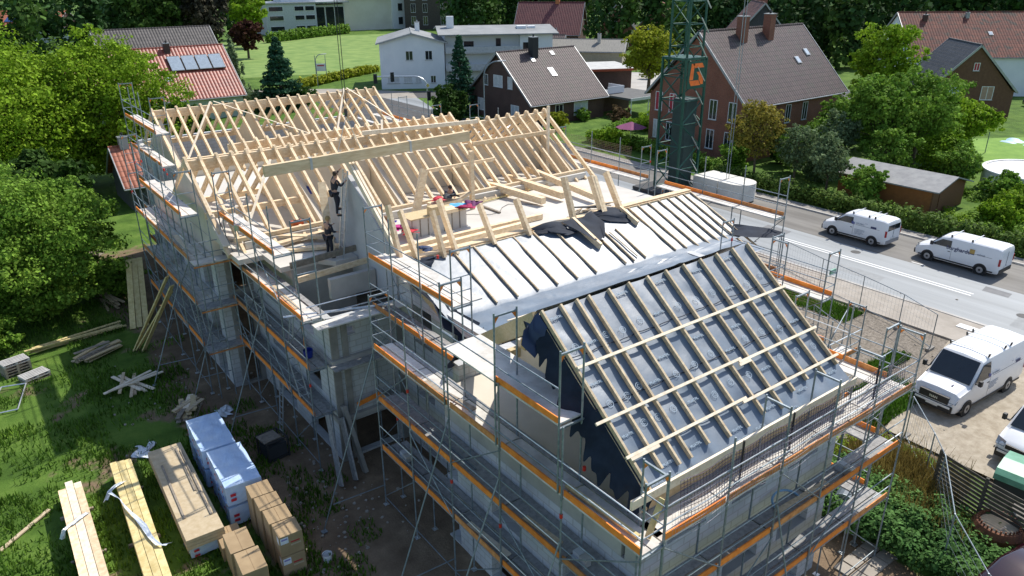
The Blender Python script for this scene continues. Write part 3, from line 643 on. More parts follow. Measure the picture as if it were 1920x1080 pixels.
# middle run
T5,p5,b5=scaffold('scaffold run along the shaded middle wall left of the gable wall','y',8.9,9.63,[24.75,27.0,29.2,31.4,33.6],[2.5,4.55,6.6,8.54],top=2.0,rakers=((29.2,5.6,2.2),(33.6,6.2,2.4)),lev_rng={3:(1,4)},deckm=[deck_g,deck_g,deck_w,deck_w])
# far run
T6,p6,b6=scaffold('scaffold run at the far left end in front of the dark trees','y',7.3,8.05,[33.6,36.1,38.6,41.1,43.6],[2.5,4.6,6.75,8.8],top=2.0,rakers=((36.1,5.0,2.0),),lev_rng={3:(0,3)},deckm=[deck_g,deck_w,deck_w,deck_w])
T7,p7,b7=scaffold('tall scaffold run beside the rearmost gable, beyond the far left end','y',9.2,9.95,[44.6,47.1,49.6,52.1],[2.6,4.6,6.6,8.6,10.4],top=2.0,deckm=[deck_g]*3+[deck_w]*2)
# mid end landing
mb=MB(); mb.box(9.7,12.2,24.1,24.75,4.5,4.55); part(T5,b5,'deck',mb,deck_g)
mb=MB(); mb.box(9.2,12.9,24.05,24.7,6.42,6.47); part(T5,b5,'deck',mb,deck_w)
mb=MB(); mb.tube((8.9,24.2,7.4),(12.9,24.1,7.4),.022,6); mb.tube((8.9,24.2,7.0),(12.9,24.1,7.0),.022,6); mb.tube((8.5,25.6,6.62),(12.3,24.3,6.6),.05,6); part(T5,b5,'guard_rail',mb,steel_l)
mb=MB(); mb.beam((10.6,24.45,2.6),(11.6,24.45,2.75),.03,.2); part(T5,b5,'toe_board',mb,orange)
# landings and inner boards of the left runs
for z in (2.5,4.6,6.75):
    mb=MB(); mb.box(7.35,8.98,32.85,33.55,z-.03,z+.02); part(T6,b6,'deck',mb,deck_g if z<6 else deck_w)
    mb=MB(); mb.beam((7.3,32.8,z-.08),(9.0,32.8,z-.08),.05,.06); part(T6,b6,'transom',mb,orange_o)
    mb=MB(); mb.box(8.08,8.36,33.7,43.5,z-.03,z+.02); part(T6,b6,'deck',mb,deck_w if z>4 else deck_g)
    mb=MB(); mb.box(9.66,9.88,24.9,33.5,z-.13,z-.08); part(T5,b5,'deck',mb,deck_g)
    for h in (.5,1.0): mb=MB(); mb.tube((7.3,32.82,z+h),(9.0,32.82,z+h),.019,6); part(T6,b6,'guard_rail',mb,steel)
for x in (7.5,8.18,8.85):
    mb=MB(); mb.tube((x,32.8,.05),(x,32.8,8.7),.027,8); part(T6,b6,'standard',mb,steel)
for z in (2.5,4.55,6.6): mb=MB(); mb.box(10.76,10.97,8.9,21.2,z-.03,z+.02); part(T1,b1,'deck',mb,deck_g)
for k,(y0,z0) in enumerate(((35.0,2.5),(39.8,4.6),(26.2,2.5),(30.0,4.55))):
    xx=8.85 if y0<32 else 7.4; TT,bb=(T5,b5) if y0<32 else (T6,b6)
    for dx in (.12,.45): mb=MB(); mb.beam((xx+dx,y0,z0+.05),(xx+dx,y0+1.1,z0+2.05),.03,.07); part(TT,bb,'ladder_rail',mb,steel_l)
    for q in range(7): mb=MB(); t=(q+.6)/7.2; mb.tube((xx+.12,y0+1.1*t,z0+.05+2*t),(xx+.45,y0+1.1*t,z0+.05+2*t),.014,5); part(TT,bb,'rung',mb,steel_l)
# right hand side runs
T8,_,_=scaffold('scaffold run with a pale deck between the bright roof and the crane','y',31.4,30.65,[19.9,22.4,24.9,27.6],[2.7,4.7,7.55],top=2.0,gz_=.5,endrail=False)
T9,_,_=scaffold('scaffold run behind the open floor, by the road','y',32.3,31.55,[29.6,32.1,34.6,37.1],[2.7,4.7,7.3],top=2.0,gz_=.5)
T10,_,_=scaffold('scaffold run by the far right gable in front of the garden','y',31.9,31.15,[39.0,41.5,44.0,46.5],[2.7,4.7,7.6],top=2.0,gz_=.5)
T11,_,_=scaffold('scaffold run behind the rearmost right gable near the traffic light','y',29.6,28.85,[48,50.5,53,55.5,58],[2.7,4.7,7.6],top=2.0,gz_=.5)
T12,_,_=scaffold('scaffold tower standing alone before the brick house','y',33.6,32.9,[26.9,29.1],[2.7,4.7],top=2.0,gz_=.5)
T13,_,_=scaffold('low scaffold run at the right end beyond the near roof, over the gravel','x',12.9,13.6,[22.1,24.4,26.7],[2.6,4.6],top=2.0,gz_=.2)
o=net((28.0,22.4,5.2),(28.2,15.5,5.2),1.6,'mesh_screen',mat('brown_mesh',(.25,.14,.12),.8),40,14,.006,0); tag(o,'brown mesh screen hung on the scaffold beside the road','net')
o=net((33.0,38.5,7.4),(33.2,32.0,7.4),1.2,'mesh_screen',MT['brown_mesh'],40,12,.006,0); tag(o,'brown mesh screen hung on the scaffold in front of the garden hedge','net')
# ------------------------------------------------ vans
def van(name,label,loc,rz,L,W,H,hood=1.0,ws=.75,group=None,deco=None,rearwin=True,bars=3,bumper=white,wb=None,grille=False):
    """origin on the ground at the middle; front towards +x"""
    T=thing(name,label,'van',loc,rz,group)
    hw=W/2; f=L/2; wb=wb or L*.6; xf=f-.95; xr=xf-wb
    zh=H*.56 if H<2.2 else 1.28
    xh=f-hood; xw=xh-ws   # hood rear / roof start
    st=[(f,.42,.62,.70,.66),(f-.06,.3,.8,.86,.86),(f-.25,.26,zh-.2,zh-.12,.94),(xh,.26,zh+.0,zh+.06,.985),(xh-ws*.5,.26,zh+.12,zh+(H-zh)*.53,.99),(xw,.26,zh+.15,H-.08,1.0),(xw-.45,.26,zh+.18,H,1.0),(0,.26,zh+.2,H,1.0),(-f+.35,.26,zh+.2,H,1.0),(-f+.06,.3,zh+.2,H-.06,.98),(-f,.36,zh+.2,H-.25,.95)]
    vs=[];k=0
    for (x,zb,zm,zt,w) in st:
        h=hw*w; tw=h-(zt-zm)*.16 if zt-zm>.2 else h-.06
        ring=[(-h*.93,zb),(-h,zb+.22),(-h,zm),(-tw,zt-.09),(-tw+.14,zt),(0,zt+.035),(tw-.14,zt),(tw,zt-.09),(h,zm),(h,zb+.22),(h*.93,zb)]
        vs+=[(x,y,z) for y,z in ring]; k=len(ring)
    fs=[(i*k+j,i*k+(j+1)%k,(i+1)*k+(j+1)%k,(i+1)*k+j) for i in range(len(st)-1) for j in range(k)]
    fs+=[tuple(range(k)),tuple((len(st)-1)*k+j for j in range(k-1,-1,-1))]
    mb=MB(); mb.add(vs,fs); body=mb.build('body',white,T,smooth=True)
    m=body.modifiers.new('b','BEVEL'); m.width=.035; m.segments=2; m.limit_method='ANGLE'; m.angle_limit=R(25); 
    for p in body.data.polygons: p.use_smooth=True
    body.data.set_sharp_from_angle(angle=R(38)) if hasattr(body.data,'set_sharp_from_angle') else None
    def side(pts,sy,name,m,out=.006,th=.012):
        mb=MB(); mb.poly([(x,sy*(hw-(max(0,z-(zh+.18))*.16)+out),z) for x,z in pts],0,(0,sy*th,0)); return mb.build(name,m,T)
    zs=zh+.17
    for sy in (-1,1):
        side([(xh-.16,zs),(xw-.02,H-.26),(xw-.62,H-.24),(xw-.66,zs)],sy,'side_window',glass)
        if rearwin: pass
        side([(f-.35,.34),(-f+.3,.34),(-f+.3,.42),(f-.35,.42)],sy,'sill_trim',black,.0,.02)
        side([(xw-.5,zs-.28),(xw-.66,zs-.28),(xw-.66,zs-.24),(xw-.5,zs-.24)],sy,'door_handle',black,.004)
        mb=MB(); x=xw-.72; mb.box(x-.008,x+.008,sy*hw-.006,sy*hw+.006,.5,zs); mb.build('door_seam',MT['grey_seam'] if 'grey_seam' in MT else mat('grey_seam',(.2,.2,.21),.6),T)
        mb=MB(); mb.box(-f+.5,xw-.9,sy*hw-.004,sy*hw+.008,zs-.02,zs+.0); mb.build('slide_rail',MT['grey_seam'],T)
        mb=MB(); mb.box(f-.42,f-.16,sy*(hw*.86)-.15*1,sy*(hw*.86)+.13,.86,1.02) ; 
        mb=MB(); mb.poly([(f-.09,sy*hw*.9,.74),(f-.04,sy*hw*.55,.74),(f-.14,sy*hw*.55,.96),(f-.3,sy*hw*.93,1.0)],0,(.03,0,.02)); mb.build('headlight',mat('headlight',(.35,.38,.4),.1,spec=1),T)
        mb=MB(); mb.box(-f-.015,-f+.09,sy*hw*.97-.07,sy*hw*.97+.035,.85,1.3); mb.build('tail_light',mat('tail_light_red',(.35,.01,.02),.25),T)
        mb=MB(); mb.box(xh-.34,xh-.16,sy*(hw+.2)-.09,sy*(hw+.2)+.06,zs-.02,zs+.24); mb.box(xh-.3,xh-.2,sy*hw-.02 if sy>0 else sy*(hw+.14),sy*(hw+.14) if sy>0 else -hw+.02,zs,zs+.06); o=mb.build('mirror',black,T); bm=o.modifiers.new('b','BEVEL'); bm.width=.03; bm.segments=2
        for x in (xf,xr):
            wr=.34
            def cyl(r,y0,y1,name,m,par):
                mb=MB(); n=24; vs=[]
                for y in (y0,y1):
                    for i in range(n): a=2*math.pi*i/n; vs.append((x+r*math.cos(a),y,wr+r*math.sin(a)))
                mb.add(vs,[(i,(i+1)%n,n+(i+1)%n,n+i) for i in range(n)]+[tuple(range(n)),tuple(range(2*n-1,n-1,-1))]); return mb.build(name,m,par)
            cyl(.42,sy*(hw-.25),sy*(hw+.004),'wheel_arch',black,T)
            w=cyl(wr,sy*(hw-.23),sy*(hw+.02),'wheel',rubber,T)
            cyl(.2,sy*(hw-.2),sy*(hw+.028),'rim',mat('wheel_rim',(.35,.35,.36),.4,metal=.5),w)
            cyl(.075,sy*(hw-.2),sy*(hw+.034),'hub_cap',black,w)
    # windscreen and rear window
    n=Vector((H-.1-zh,0,ws)).normalized()
    a=(xh-.06,zh+.08); b=(xw+.07,H-.17)
    mb=MB(); mb.poly([(a[0],-hw*.86,a[1]),(a[0],hw*.86,a[1]),(b[0],hw*.8,b[1]),(b[0],-hw*.8,b[1])],0,n*.03); o=mb.build('windscreen',glass,T); o.location=tuple(n*.02+Vector((.02,0,.02)))
    mb=MB(); mb.box(f-.04,f+.03,-hw*.82,hw*.82,.3,.62); mb.build('bumper',bumper if bumper!=white else black,T)
    if bumper==white: mb=MB(); mb.box(f-.02,f+.045,-hw*.75,hw*.75,.5,.6); mb.build('bumper_trim',white,T)
    mb=MB(); mb.box(f-.16,f+.005,-hw*(.62 if grille else .5),hw*(.62 if grille else .5),.66 if grille else .72,.98 if grille else .9); g=mb.build('grille',black,T)
    mb=MB(); mb.box(-f-.03,-f+.1,-hw*.9,hw*.9,.32,.58); mb.build('rear_bumper',black if bumper!=white else mat('grey_bumper',(.3,.3,.31),.6),T)
    if rearwin: mb=MB(); mb.box(-f-.012,-f+.03,-hw*.8,hw*.8,zs,H-.3); mb.build('rear_window',glass,T)
    mb=MB(); mb.box(-f-.02,-f,-.01,.01,.6,H-.3); mb.build('door_seam',MT['grey_seam'],T)
    mb=MB(); mb.box(-f-.035,-f-.015,-.26,.26,.62,.73); pl=mb.build('number_plate',mat('plate',(.7,.7,.68),.5),T)
    mb=MB(); mb.box(f+.032,f+.05,-.26,.26,.42,.53); mb.build('number_plate',MT['plate'],T)
    for i in range(bars):
        x=xw-.5-i*(L*.24 if bars<4 else L*.17)
        if i==bars-1 and bars==3: x=xw-.5-L*.33
        mb=MB(); mb.beam((x,-hw+.16,H+.1),(x,hw-.16,H+.1),.05,.03); rb=mb.build('roof_bar',steel_l,T)
        for sy in (-1,1): mb=MB(); mb.beam((x,sy*(hw-.2),H-.03),(x,sy*(hw-.17),H+.13),.1,.05); mb.build('bar_foot',black,rb)
    if deco: deco(T,hw,f,zs,H)
    return T
blueL=mat('faded_blue_print',(.08,.1,.32),.6); greyL=mat('grey_print',(.22,.26,.33),.6); navy=mat('navy_print',(.03,.04,.12),.6); gold=mat('gold_print',(.45,.3,.08),.6)
def deco_firm(T,hw,f,zs,H,sides=(1,),logo=True):
    for sy in sides:
        y=sy*(hw+.012); rd=(-sy,0,0)
        for k in range(3):
            mb=MB(); mb.box(f-2.35-k*.08-.03,f-2.35-k*.08+.03,min(y,y-.004),max(y,y-.004)+.001,zs-.02,zs+.2-.03*k); mb.build('firm_emblem',blueL,T)
        text('HOLZBAU',.14,greyL,T,(f-2.95,y,zs+.1),rd,(0,0,1))
        for k,(w,dz) in enumerate(((.75,-.34),(.75,-.42),(.6,-.5),(.7,-.58),(.5,-.66))):
            mb=MB(); mb.box(f-2.6-w,f-2.6,y-.002,y+.002,zs+dz,zs+dz+.025); mb.build('printed_line',greyL,T)
        mb=MB(); x=-f+.95; mb.box(x-.2,x+.2,y-.003,y+.003,zs-.02,zs+.13); mb.build('firm_plate',navy,T)
        text('www',.08,greyL,T,(-f+1.5,y,zs+.22),rd,(0,0,1))
def deco_burg(T,hw,f,zs,H):
    y=hw+.012
    text('burghardt',.36,navy,T,(f-2.75,y,zs+.0),(-1,0,0),(0,0,1),.004)
    mb=MB(); mb.box(-f+1.55,-f+1.85,y-.003,y+.003,zs-.02,zs+.26); mb.build('gold_square',gold,T)
    mb=MB(); mb.box(-f+1.55,-f+1.85,y-.002,y+.004,zs-.08,zs-.02); mb.build('gold_square_shadow',navy,T)
    text('wörth',.2,greyL,T,(-f+1.15,y,zs+.02),(-1,0,0),(0,0,1))
Z90=math.pi/2
# vans on the road face +y (their left... the side towards the camera is -x => local +y)
van('parked_van','white van with firm print and three roof bars, parked by the hedge nearer the crane',(51.25,26.35,.51),Z90,4.9,1.95,1.95,hood=.95,ws=.8,group='white vans parked round the site',deco=lambda *a:deco_firm(*a),wb=3.0,bars=3)
van('parked_van','white van lettered burghardt with a black bumper, parked behind the other along the hedge',(51.45,19.35,.51),Z90,5.3,1.95,1.95,hood=.9,ws=.75,group='white vans parked round the site',deco=deco_burg,bumper=black,wb=3.3,bars=2,rearwin=False)
def deco_tge(T,hw,f,zs,H):
    deco_firm(T,hw,f,zs,H,sides=(1,))
    text('MAN',.16,steel_l,T,(f+.02,0,.8),(0,1,0),(0,0,1),.006)
    mb=MB(); mb.box(f-.86,f-.6,.35,.41,1.255,1.3); mb.build('hood_badge',navy,T)
van('parked_van','tall white van with dark windscreen and three roof bars, facing the site on the gravel',(34.72,11.55,.51),math.pi+R(-3),5.95,2.04,2.4,hood=1.0,ws=.85,group='white vans parked round the site',deco=deco_tge,bumper=white,wb=3.64,bars=3,grille=True)
van('parked_van','white van cut off by the right edge, with a card in its windscreen',(32.75,7.55,.51),math.pi+R(-3),5.3,1.95,2.0,hood=.95,ws=.8,group='white vans parked round the site',wb=3.4,bars=2)
# ------------------------------------------------ stacks in the left foreground
def bundle(name,label,cat,x,y0,y1,w,h,nb,m,rz=0,z0=.12,step=None,blocks=True,group=None):
    T=thing(name,label,cat,(x,y0,0),rz,group); L=y1-y0
    random.seed(int(x*100)); bw=w/nb
    lay=max(1,int(h/.22)); lh=h/lay
    for k in range(lay):
        for i in range(nb):
            d=random.uniform(-.25,.25); top=(k==lay-1); zz=random.uniform(-.02,.03) if top else 0
            mb=MB(); mb.box(i*bw+.008,(i+1)*bw-.008,d,L+d*.5-(random.uniform(0,1.0) if top and step else 0),z0+k*lh,z0+(k+1)*lh-.012+zz); mb.build('beam',m if (i+k)%3 else wood_w if m==wood else m,T)
    if blocks:
        for q in (.15,.5,.85): mb=MB(); mb.box(-.15,w+.15,L*q,L*q+.1,.0,z0); mb.build('bearer',wood_old,T)
    return T
S1=bundle('timber_stack','long pale beam stack at the lower left, with foil crumpled round its middle','timber stack',.02,21.0,28.9,.8,.78,3,wood,R(-1.5),step=1,group='timber stacks on the grass')
S2=bundle('timber_stack','long yellowish beam stack with torn plastic film, second from the left','timber stack',1.62,20.0,29.3,.75,.85,3,wood_y,R(-3),step=1,group='timber stacks on the grass')
film=mat('plastic_film',(.6,.65,.7),.15,c2=(.75,.8,.85),scale=4,bump=.5,bscale=14,spec=1)
def filmstrip(name,label,pts,w,parent=None):
    mb=MB(); rnd=random.Random(int(pts[0][0]*50)); vs=[]
    for i,p in enumerate(pts):
        for s in (-1,-.4,.3,1): vs.append((p[0]+s*w/2+rnd.uniform(-.06,.06),p[1]+rnd.uniform(-.1,.1),p[2]+rnd.uniform(0,.07)))
    fs=[(i*4+j,i*4+j+1,(i+1)*4+j+1,(i+1)*4+j) for i in range(len(pts)-1) for j in range(3)]; mb.add(vs,fs); return tag(mb.build(name,film),label,'plastic film')
filmstrip('plastic_film','crumpled foil band across the pale beam stack at the lower left',[(-.02,25.7,.6),(.02,25.8,.93),(.3,25.9,.95),(.6,26.0,.95),(.85,26.2,.93),(.9,26.3,.55)],.16)
filmstrip('plastic_film','torn film trailing along the yellowish beam stack',[(1.75,26.9,1.0),(1.95,26.2,1.0),(2.0,25.5,1.02),(2.15,24.8,1.0),(2.3,24.1,1.02),(2.35,23.5,1.02),(2.45,22.9,1.02),(2.75,22.7,1.02)],.12)
filmstrip('plastic_film','foil strip across the far part of the yellowish beam stack',[(1.5,26.8,.75),(1.7,26.95,1.0),(2.0,27.2,1.0),(2.3,27.3,1.0)],.14)
# board pack on wrapped packs
wrap=mat('white_wrap_film',(.42,.58,.82),.3,c2=(.6,.73,.9),scale=1.5,bump=.35,bscale=5,spec=.7)
redp=mat('red_print',(.5,.02,.04),.6); bluep=mat('blue_print',(.03,.05,.25),.6)
def pack(name,label,x0,x1,y0,y1,z0,z1,m,rz=0,marks=True,group=None):
    T=thing(name,label,'pallet pack',(x0,y0,z0),rz,group); w,l,h=x1-x0,y1-y0,z1-z0
    mb=MB(); n=8; vs=[]; rnd=random.Random(int(x0*37+y0))
    mb.box(0,w,0,l,.1,h); o=mb.build('wrapping',m,T); bm=o.modifiers.new('s','SUBSURF'); bm.subdivision_type='SIMPLE'; bm.levels=bm.render_levels=4
    tx=bpy.data.textures.new('fold','CLOUDS'); tx.noise_scale=.5; dm=o.modifiers.new('d','DISPLACE'); dm.texture=tx; dm.strength=.07; dm.mid_level=.5
    for q in (.08,.5,.92): mb=MB(); mb.box(-.02,w+.02,l*q-.05,l*q+.05,0,.1); mb.build('bearer',wood_old,T)
    if marks:
        for k in range(3):
            yy=l*(.15+.33*k); mb=MB(); vs=[]; nn=12
            for i in range(nn+1):
                a=math.pi*1.5*i/nn
                for r in (.14,.07): vs.append((-.05,yy+r*math.cos(a),h*.72+r*math.sin(a)))
            mb.add(vs,[(2*i,2*i+1,2*i+3,2*i+2) for i in range(nn)]); mb.build('red_emblem',redp,T)
            for j in range(3): mb=MB(); mb.box(-.052,-.05,yy-.2,yy-.1+.1*j,h*.5-.09*j,h*.5-.05-.09*j); mb.build('printed_line',bluep,T)
        for j in range(2): mb=MB(); mb.box(w*.1,w*.25,-.052,-.05,h*.55-.2*j,h*.68-.2*j); mb.build('red_emblem',redp,T)
    return T
G='wrapped insulation packs'
pack('wrapped_pack','white wrapped pack under the wide board pack, with red and blue print',3.3,4.45,22.7,28.3,.0,.62,wrap,R(-2),group=G)
T=thing('board_pack','wide pack of pale boards with two dark battens on top, between the stacks','board pack',(3.2,22.5,.62),R(-2))
for k in range(3): mb=MB(); mb.box(.01*k,1.28-.012*k,0,6.2,.002+k*.14,.13+k*.14); mb.build('board_layer',mat('chip_top',(.46,.36,.22),.8,c2=(.55,.45,.3),scale=5,orand=.06),T)
for x,a,b in ((.25,1.2,4.9),(.95,2.6,5.8),(1.08,.9,5.6)): mb=MB(); mb.beam((x,a,.43),(x+.04,b,.43),.07,.05); mb.build('batten',wood_old,T)
for (y0,y1) in ((26.3,28.9),(23.5,26.15)):
    far_=y0>26
    for z0,z1,wd in ((0,.85,'lower'),(.86,1.75,'upper')):
        pack('wrapped_pack',f'{wd} white wrapped pack {"farther from" if far_ else "nearer"} the camera, right of the board pack',4.93,6.2,y0,y1,z0,z1,wrap,R(-3),group=G)
card=mat('cardboard',(.3,.21,.115),.85,c2=(.4,.29,.165),scale=1.2,orand=.06)
lab=mat('white_label',(.75,.78,.85),.6); lav=mat('violet_label',(.25,.22,.55),.6)
def carton(label,x,y,z,w,l,h,end=False,rz=R(-4)):
    T=thing('carton',label,'carton',(x,y,z),rz,'brown cartons beside the packs')
    mb=MB(); mb.box(0,w,0,l,0,h); o=mb.build('box',card,T); bm=o.modifiers.new('b','BEVEL'); bm.width=.015; bm.segments=2
    mb=MB(); mb.box(w*.5-.006,w*.5+.006,-.003,l+.003,h-.002,h+.003); mb.build('tape',mat('packing_tape',(.22,.14,.07),.35),T)
    if end:
        mb=MB(); mb.box(.04,.3,-.006,-.002,h*.62,h*.92); s=mb.build('label_sheet',lab,T); mb=MB(); mb.box(.07,.27,-.009,-.006,h*.79,h*.86); mb.build('label_bar',lav,T)
        mb=MB(); mb.box(-.006,-.002,.02,.24,h*.62,h*.92); mb.build('label_sheet',lab,T)
        for j,(a,b,q) in enumerate(((.36,.66,redp),(.36,.7,mat('pale_print',(.5,.42,.3),.8)))): mb=MB(); mb.box(a,b,-.006,-.002,h*.58-.11*j,h*.64-.11*j); mb.build('printed_line',q,T)
    return T
nm=['nearest the camera','second from the camera','third from the camera','farthest from the camera']
for k in range(4):
    for j in range(2):
        carton(('upper' if j else 'lower')+' carton in the tall row beside white packs, '+nm[k],5.5,19.95+k*.84,.05+j*.84,.78,.8,.82,end=(k==0))
for k in range(3):
    for j in range(2):
        if j==1 and k==2: continue
        carton(('upper' if j else 'lower')+' carton in the low row beside the board pack, '+nm[k],4.15,19.6+k*1.15,.05+j*.6,.78,1.1,.58)
# boards, pallets and scrap piles
def pile(label,x,y,items,cat='wood pile',name='board_pile'):
    T=thing(name,label,cat,(x,y,0)); rnd=random.Random(int(x*91+y))
    for i,(n,L,w,ang,m) in enumerate(items):
        for k in range(n):
            a=R(ang+rnd.uniform(-10,10)); cx=rnd.uniform(-.35,.35); cy=rnd.uniform(-.35,.35); z=.05+.055*(k+i*1.5)
            d=Vector((math.cos(a),math.sin(a),rnd.uniform(-.02,.03))); c=Vector((cx,cy,z)); mb=MB(); mb.beam(c-d*L/2,c+d*L/2,w,.05); mb.build('board',m,T)
    return T
pile('heap of short pale planks beside the white packs',5.9,32.6,[(6,1.6,.2,60,wood_old),(6,1.3,.22,80,osb),(5,1.1,.2,30,wood_b),(2,1.2,.25,70,wood_w)])
pile('scattered white-edged boards crossing each other on the soil',4.3,36.6,[(4,2.4,.16,110,wood_w),(3,2.2,.14,75,wood_b),(3,2.6,.14,20,wood_w)])
pile('broad stack of planks with a loose top row by the pallets',3.7,41.2,[(6,2.0,.2,25,wood_b),(6,2.0,.2,28,osb),(5,1.8,.18,22,wood_old)])
pile('long thin boards lying side by side on the grass',3.2,43.9,[(6,4.6,.16,12,wood_y)])
pile('upright-leaning bundle of short pale battens on the grass',5.6,48.2,[(9,2.2,.15,100,wood_b)])
pile('loose planks lying by the blue tarpaulin under the trees',5.6,56.5,[(7,4.0,.22,55,wood_old),(4,3.6,.2,62,wood_b)])
def pallet_stack(label,x,y,rz,n):
    T=thing('pallet_stack',label,'pallets',(x,y,0),rz)
    for k in range(n):
        z=.15*k; mb=MB()
        for i in range(5): mb.box(0,1.2,i*.16,i*.16+.11,z+.12,z+.145)
        for i in range(3): mb.box(i*.55,i*.55+.1,0,.75,z+.02,z+.12)
        mb.box(0,1.2,0,.1,z,z+.02); mb.box(0,1.2,.65,.75,z,z+.02); mb.build('pallet',wood_old if k<n-1 else mat('bleached_wood',(.45,.44,.42),.85),T)
pallet_stack('stack of bleached pallets on the grass at the left',-.4,41.2,R(15),5)
pallet_stack('two low pallets lying in front of the pallet stack',.3,40.0,R(20),2)
# leaning yellow planks
T=thing('leaning_planks','three long yellow planks leaning against the far scaffold','planks',(5.0,39.0,0))
for a,b in (((5.35,40.6,.05),(7.2,38.2,4.6)),((5.75,40.3,.05),(7.22,37.6,4.3)),((5.5,40.5,.12),(7.2,37.9,3.9))):
    mb=MB(); mb.beam(a,b,.26,.06); mb.build('plank',wood_y,T,(5.0,39.0,0))
T=thing('leaning_planks','mossy planks leaning at the far end of the scaffold in shade','planks',(6.0,44.0,0))
for i in range(3): mb=MB(); mb.beam((5.9+.35*i,43.5,.05),(6.9+.3*i,46.8,3.0),.3,.06); mb.build('plank',wood_y,T,(6,44,0))
# steel deck boards leaning by the middle end
T=thing('leaning_deck_boards','two grey steel deck boards leaning upright below the middle scaffold end','deck boards',(9.5,24.4,0))
for i in range(2): mb=MB(); mb.beam((9.1+.62*i,23.3-.0*i,.05),(9.35+.55*i,24.5,2.6-.35*i),.42,.07,up=(1,0,0)); mb.build('deck_board',deck_g,T,(9.5,24.4,0))
T=thing('concrete_post','grey concrete post leaning against the middle end wall','post',(10.3,24.2,0)); mb=MB(); mb.beam((10.3,23.6,.0),(10.05,24.55,2.7),.3,.16,up=(1,0,0)); mb.build('shaft',concd,T,(10.3,24.2,0))
def crate():
    T=thing('wire_crate','dark metal crate with boards on top standing on the soil by the scaffold','crate',(7.4,26.4,0),R(8))
    mb=MB()
    for x in (0,.9):
        for y in (0,.9): mb.box(x,x+.06,y,y+.06,0,.95)
    for z in (.05,.9):
        mb.box(.06,.9,.01,.05,z,z+.05); mb.box(.06,.9,.91,.95,z,z+.05); mb.box(.01,.05,.06,.9,z,z+.05); mb.box(.91,.95,.06,.9,z,z+.05)
    mb.build('frame',mat('dark_steel',(.06,.06,.06),.6,metal=.4),T); mb=MB(); mb.box(.08,.88,.08,.88,.1,.7); mb.build('panel',mat('dark_sheet',(.04,.045,.05),.7),T)
    mb=MB(); mb.box(-.05,.7,.1,.8,.96,1.0); mb.build('board',wood_old,T)
crate()
bk=mat('blue_bucket',(.01,.03,.25),.4)
def bucket(label,loc,m,r=.16,h=.3,rim=None):
    T=thing('bucket',label,'bucket',loc); mb=MB(); mb.lathe([(0,.01),(r*.8,0),(r,h),(r*.96,h),(r*.77,.03),(0,.03)],n=18); mb.build('shell',m,T,smooth=False)
    mb=MB(); pts=[(r*math.cos(a),0,h+.6*r*math.sin(a)) for a in [math.pi*i/8 for i in range(9)]]; mb.path(pts,.008,4); mb.build('handle',steel,T)
bucket('blue bucket standing on the shaded middle scaffold deck',(9.35,25.8,4.6),bk,.2,.32)
bucket('white bucket standing in the weeds by the cartons',(7.0,19.9,.0),white,.17,.3)
bucket('blue bucket on a board inside the open roof',(13.9,35.4,8.3),bk,.2,.34)
bucket('pale blue bucket hanging on the far scaffold deck edge',(8.9,31.0,8.56),steel_l,.15,.25)
tag(one(lambda mb: mb.beam((-2.6,26.6,.06),(-.2,28.6,.1),.14,.05)).build('plank',wood_b),'single weathered plank lying in the grass at the left edge','plank')
def frame_on_grass():
    T=thing('metal_frame','loose white scaffold frame lying in the grass at the left edge','scaffold frame',(-.6,38.9,.1))
    for a,b in (((-.9,-1.2,0),(-.1,1.2,.1)),((.3,-1.4,0),(.9,.9,.1)),((-.1,1.2,.1),(.9,.9,.1)),((-.9,-1.2,0),(.3,-1.4,0))): mb=MB(); mb.tube(a,b,.035,8); mb.build('tube',steel_l,T)
frame_on_grass()
# blue tarpaulin
def tarp(name,label,x0,x1,y0,y1,z,m,amp=.2,seed=1):
    rnd=random.Random(seed); n=14; ph=[rnd.uniform(0,6) for _ in range(6)]; vs=[]
    for j in range(n+1):
        for i in range(n+1):
            u,v=i/n,j/n; e=min(u,1-u,v,1-v); vs.append((x0+(x1-x0)*u+.2*math.sin(v*7+ph[0]),y0+(y1-y0)*v+.2*math.sin(u*8+ph[1]),z*min(1,e*5)+.06+amp*abs(math.sin(u*7+ph[2])*math.cos(v*6+ph[3]))*min(1,e*6)))
    mb=MB(); mb.add(vs,[(j*(n+1)+i,j*(n+1)+i+1,(j+1)*(n+1)+i+1,(j+1)*(n+1)+i) for j in range(n) for i in range(n)]); return tag(mb.build(name,m,smooth=True),label,'tarpaulin')
bt=mat('blue_tarpaulin',(.08,.3,.65),.4,c2=(.3,.55,.8),scale=2)
tarp('tarpaulin','bright blue tarpaulin over a heap under the left tree',2.4,5.0,54.6,57.4,.55,bt,seed=3)
tarp('tarpaulin','second blue tarpaulin half hidden by leaves at the left edge',-.6,1.4,56,58,.5,bt,seed=5)
tarp('tarpaulin','white plastic sheet lying on the dark grass left of the packs',3.2,3.9,29.8,30.9,.05,film,.05,seed=7)
tarp('tarpaulin','small white sheet lying on the soil near the scaffold feet',6.9,7.4,31.2,31.8,.1,film,.08,seed=9)
rk=mat('rubble',(.25,.22,.18),.9,c2=(.42,.38,.32),scale=3)
random.seed(21)
def stone(mb,x,y,z,r):
    v=[];n=6
    for (zz,rr) in ((-.5,.6),(0,1),(.5,.6)):
        for i in range(n): a=2*math.pi*i/n+random.uniform(-.3,.3); v.append((x+r*rr*math.cos(a)*random.uniform(.7,1.2),y+r*rr*math.sin(a)*random.uniform(.7,1.2),z+r*zz))
    mb.add(v,[(k*n+i,k*n+(i+1)%n,(k+1)*n+(i+1)%n,(k+1)*n+i) for k in range(2) for i in range(n)]+[tuple(range(n)),tuple(range(3*n-1,2*n-1,-1))])
mb=MB()
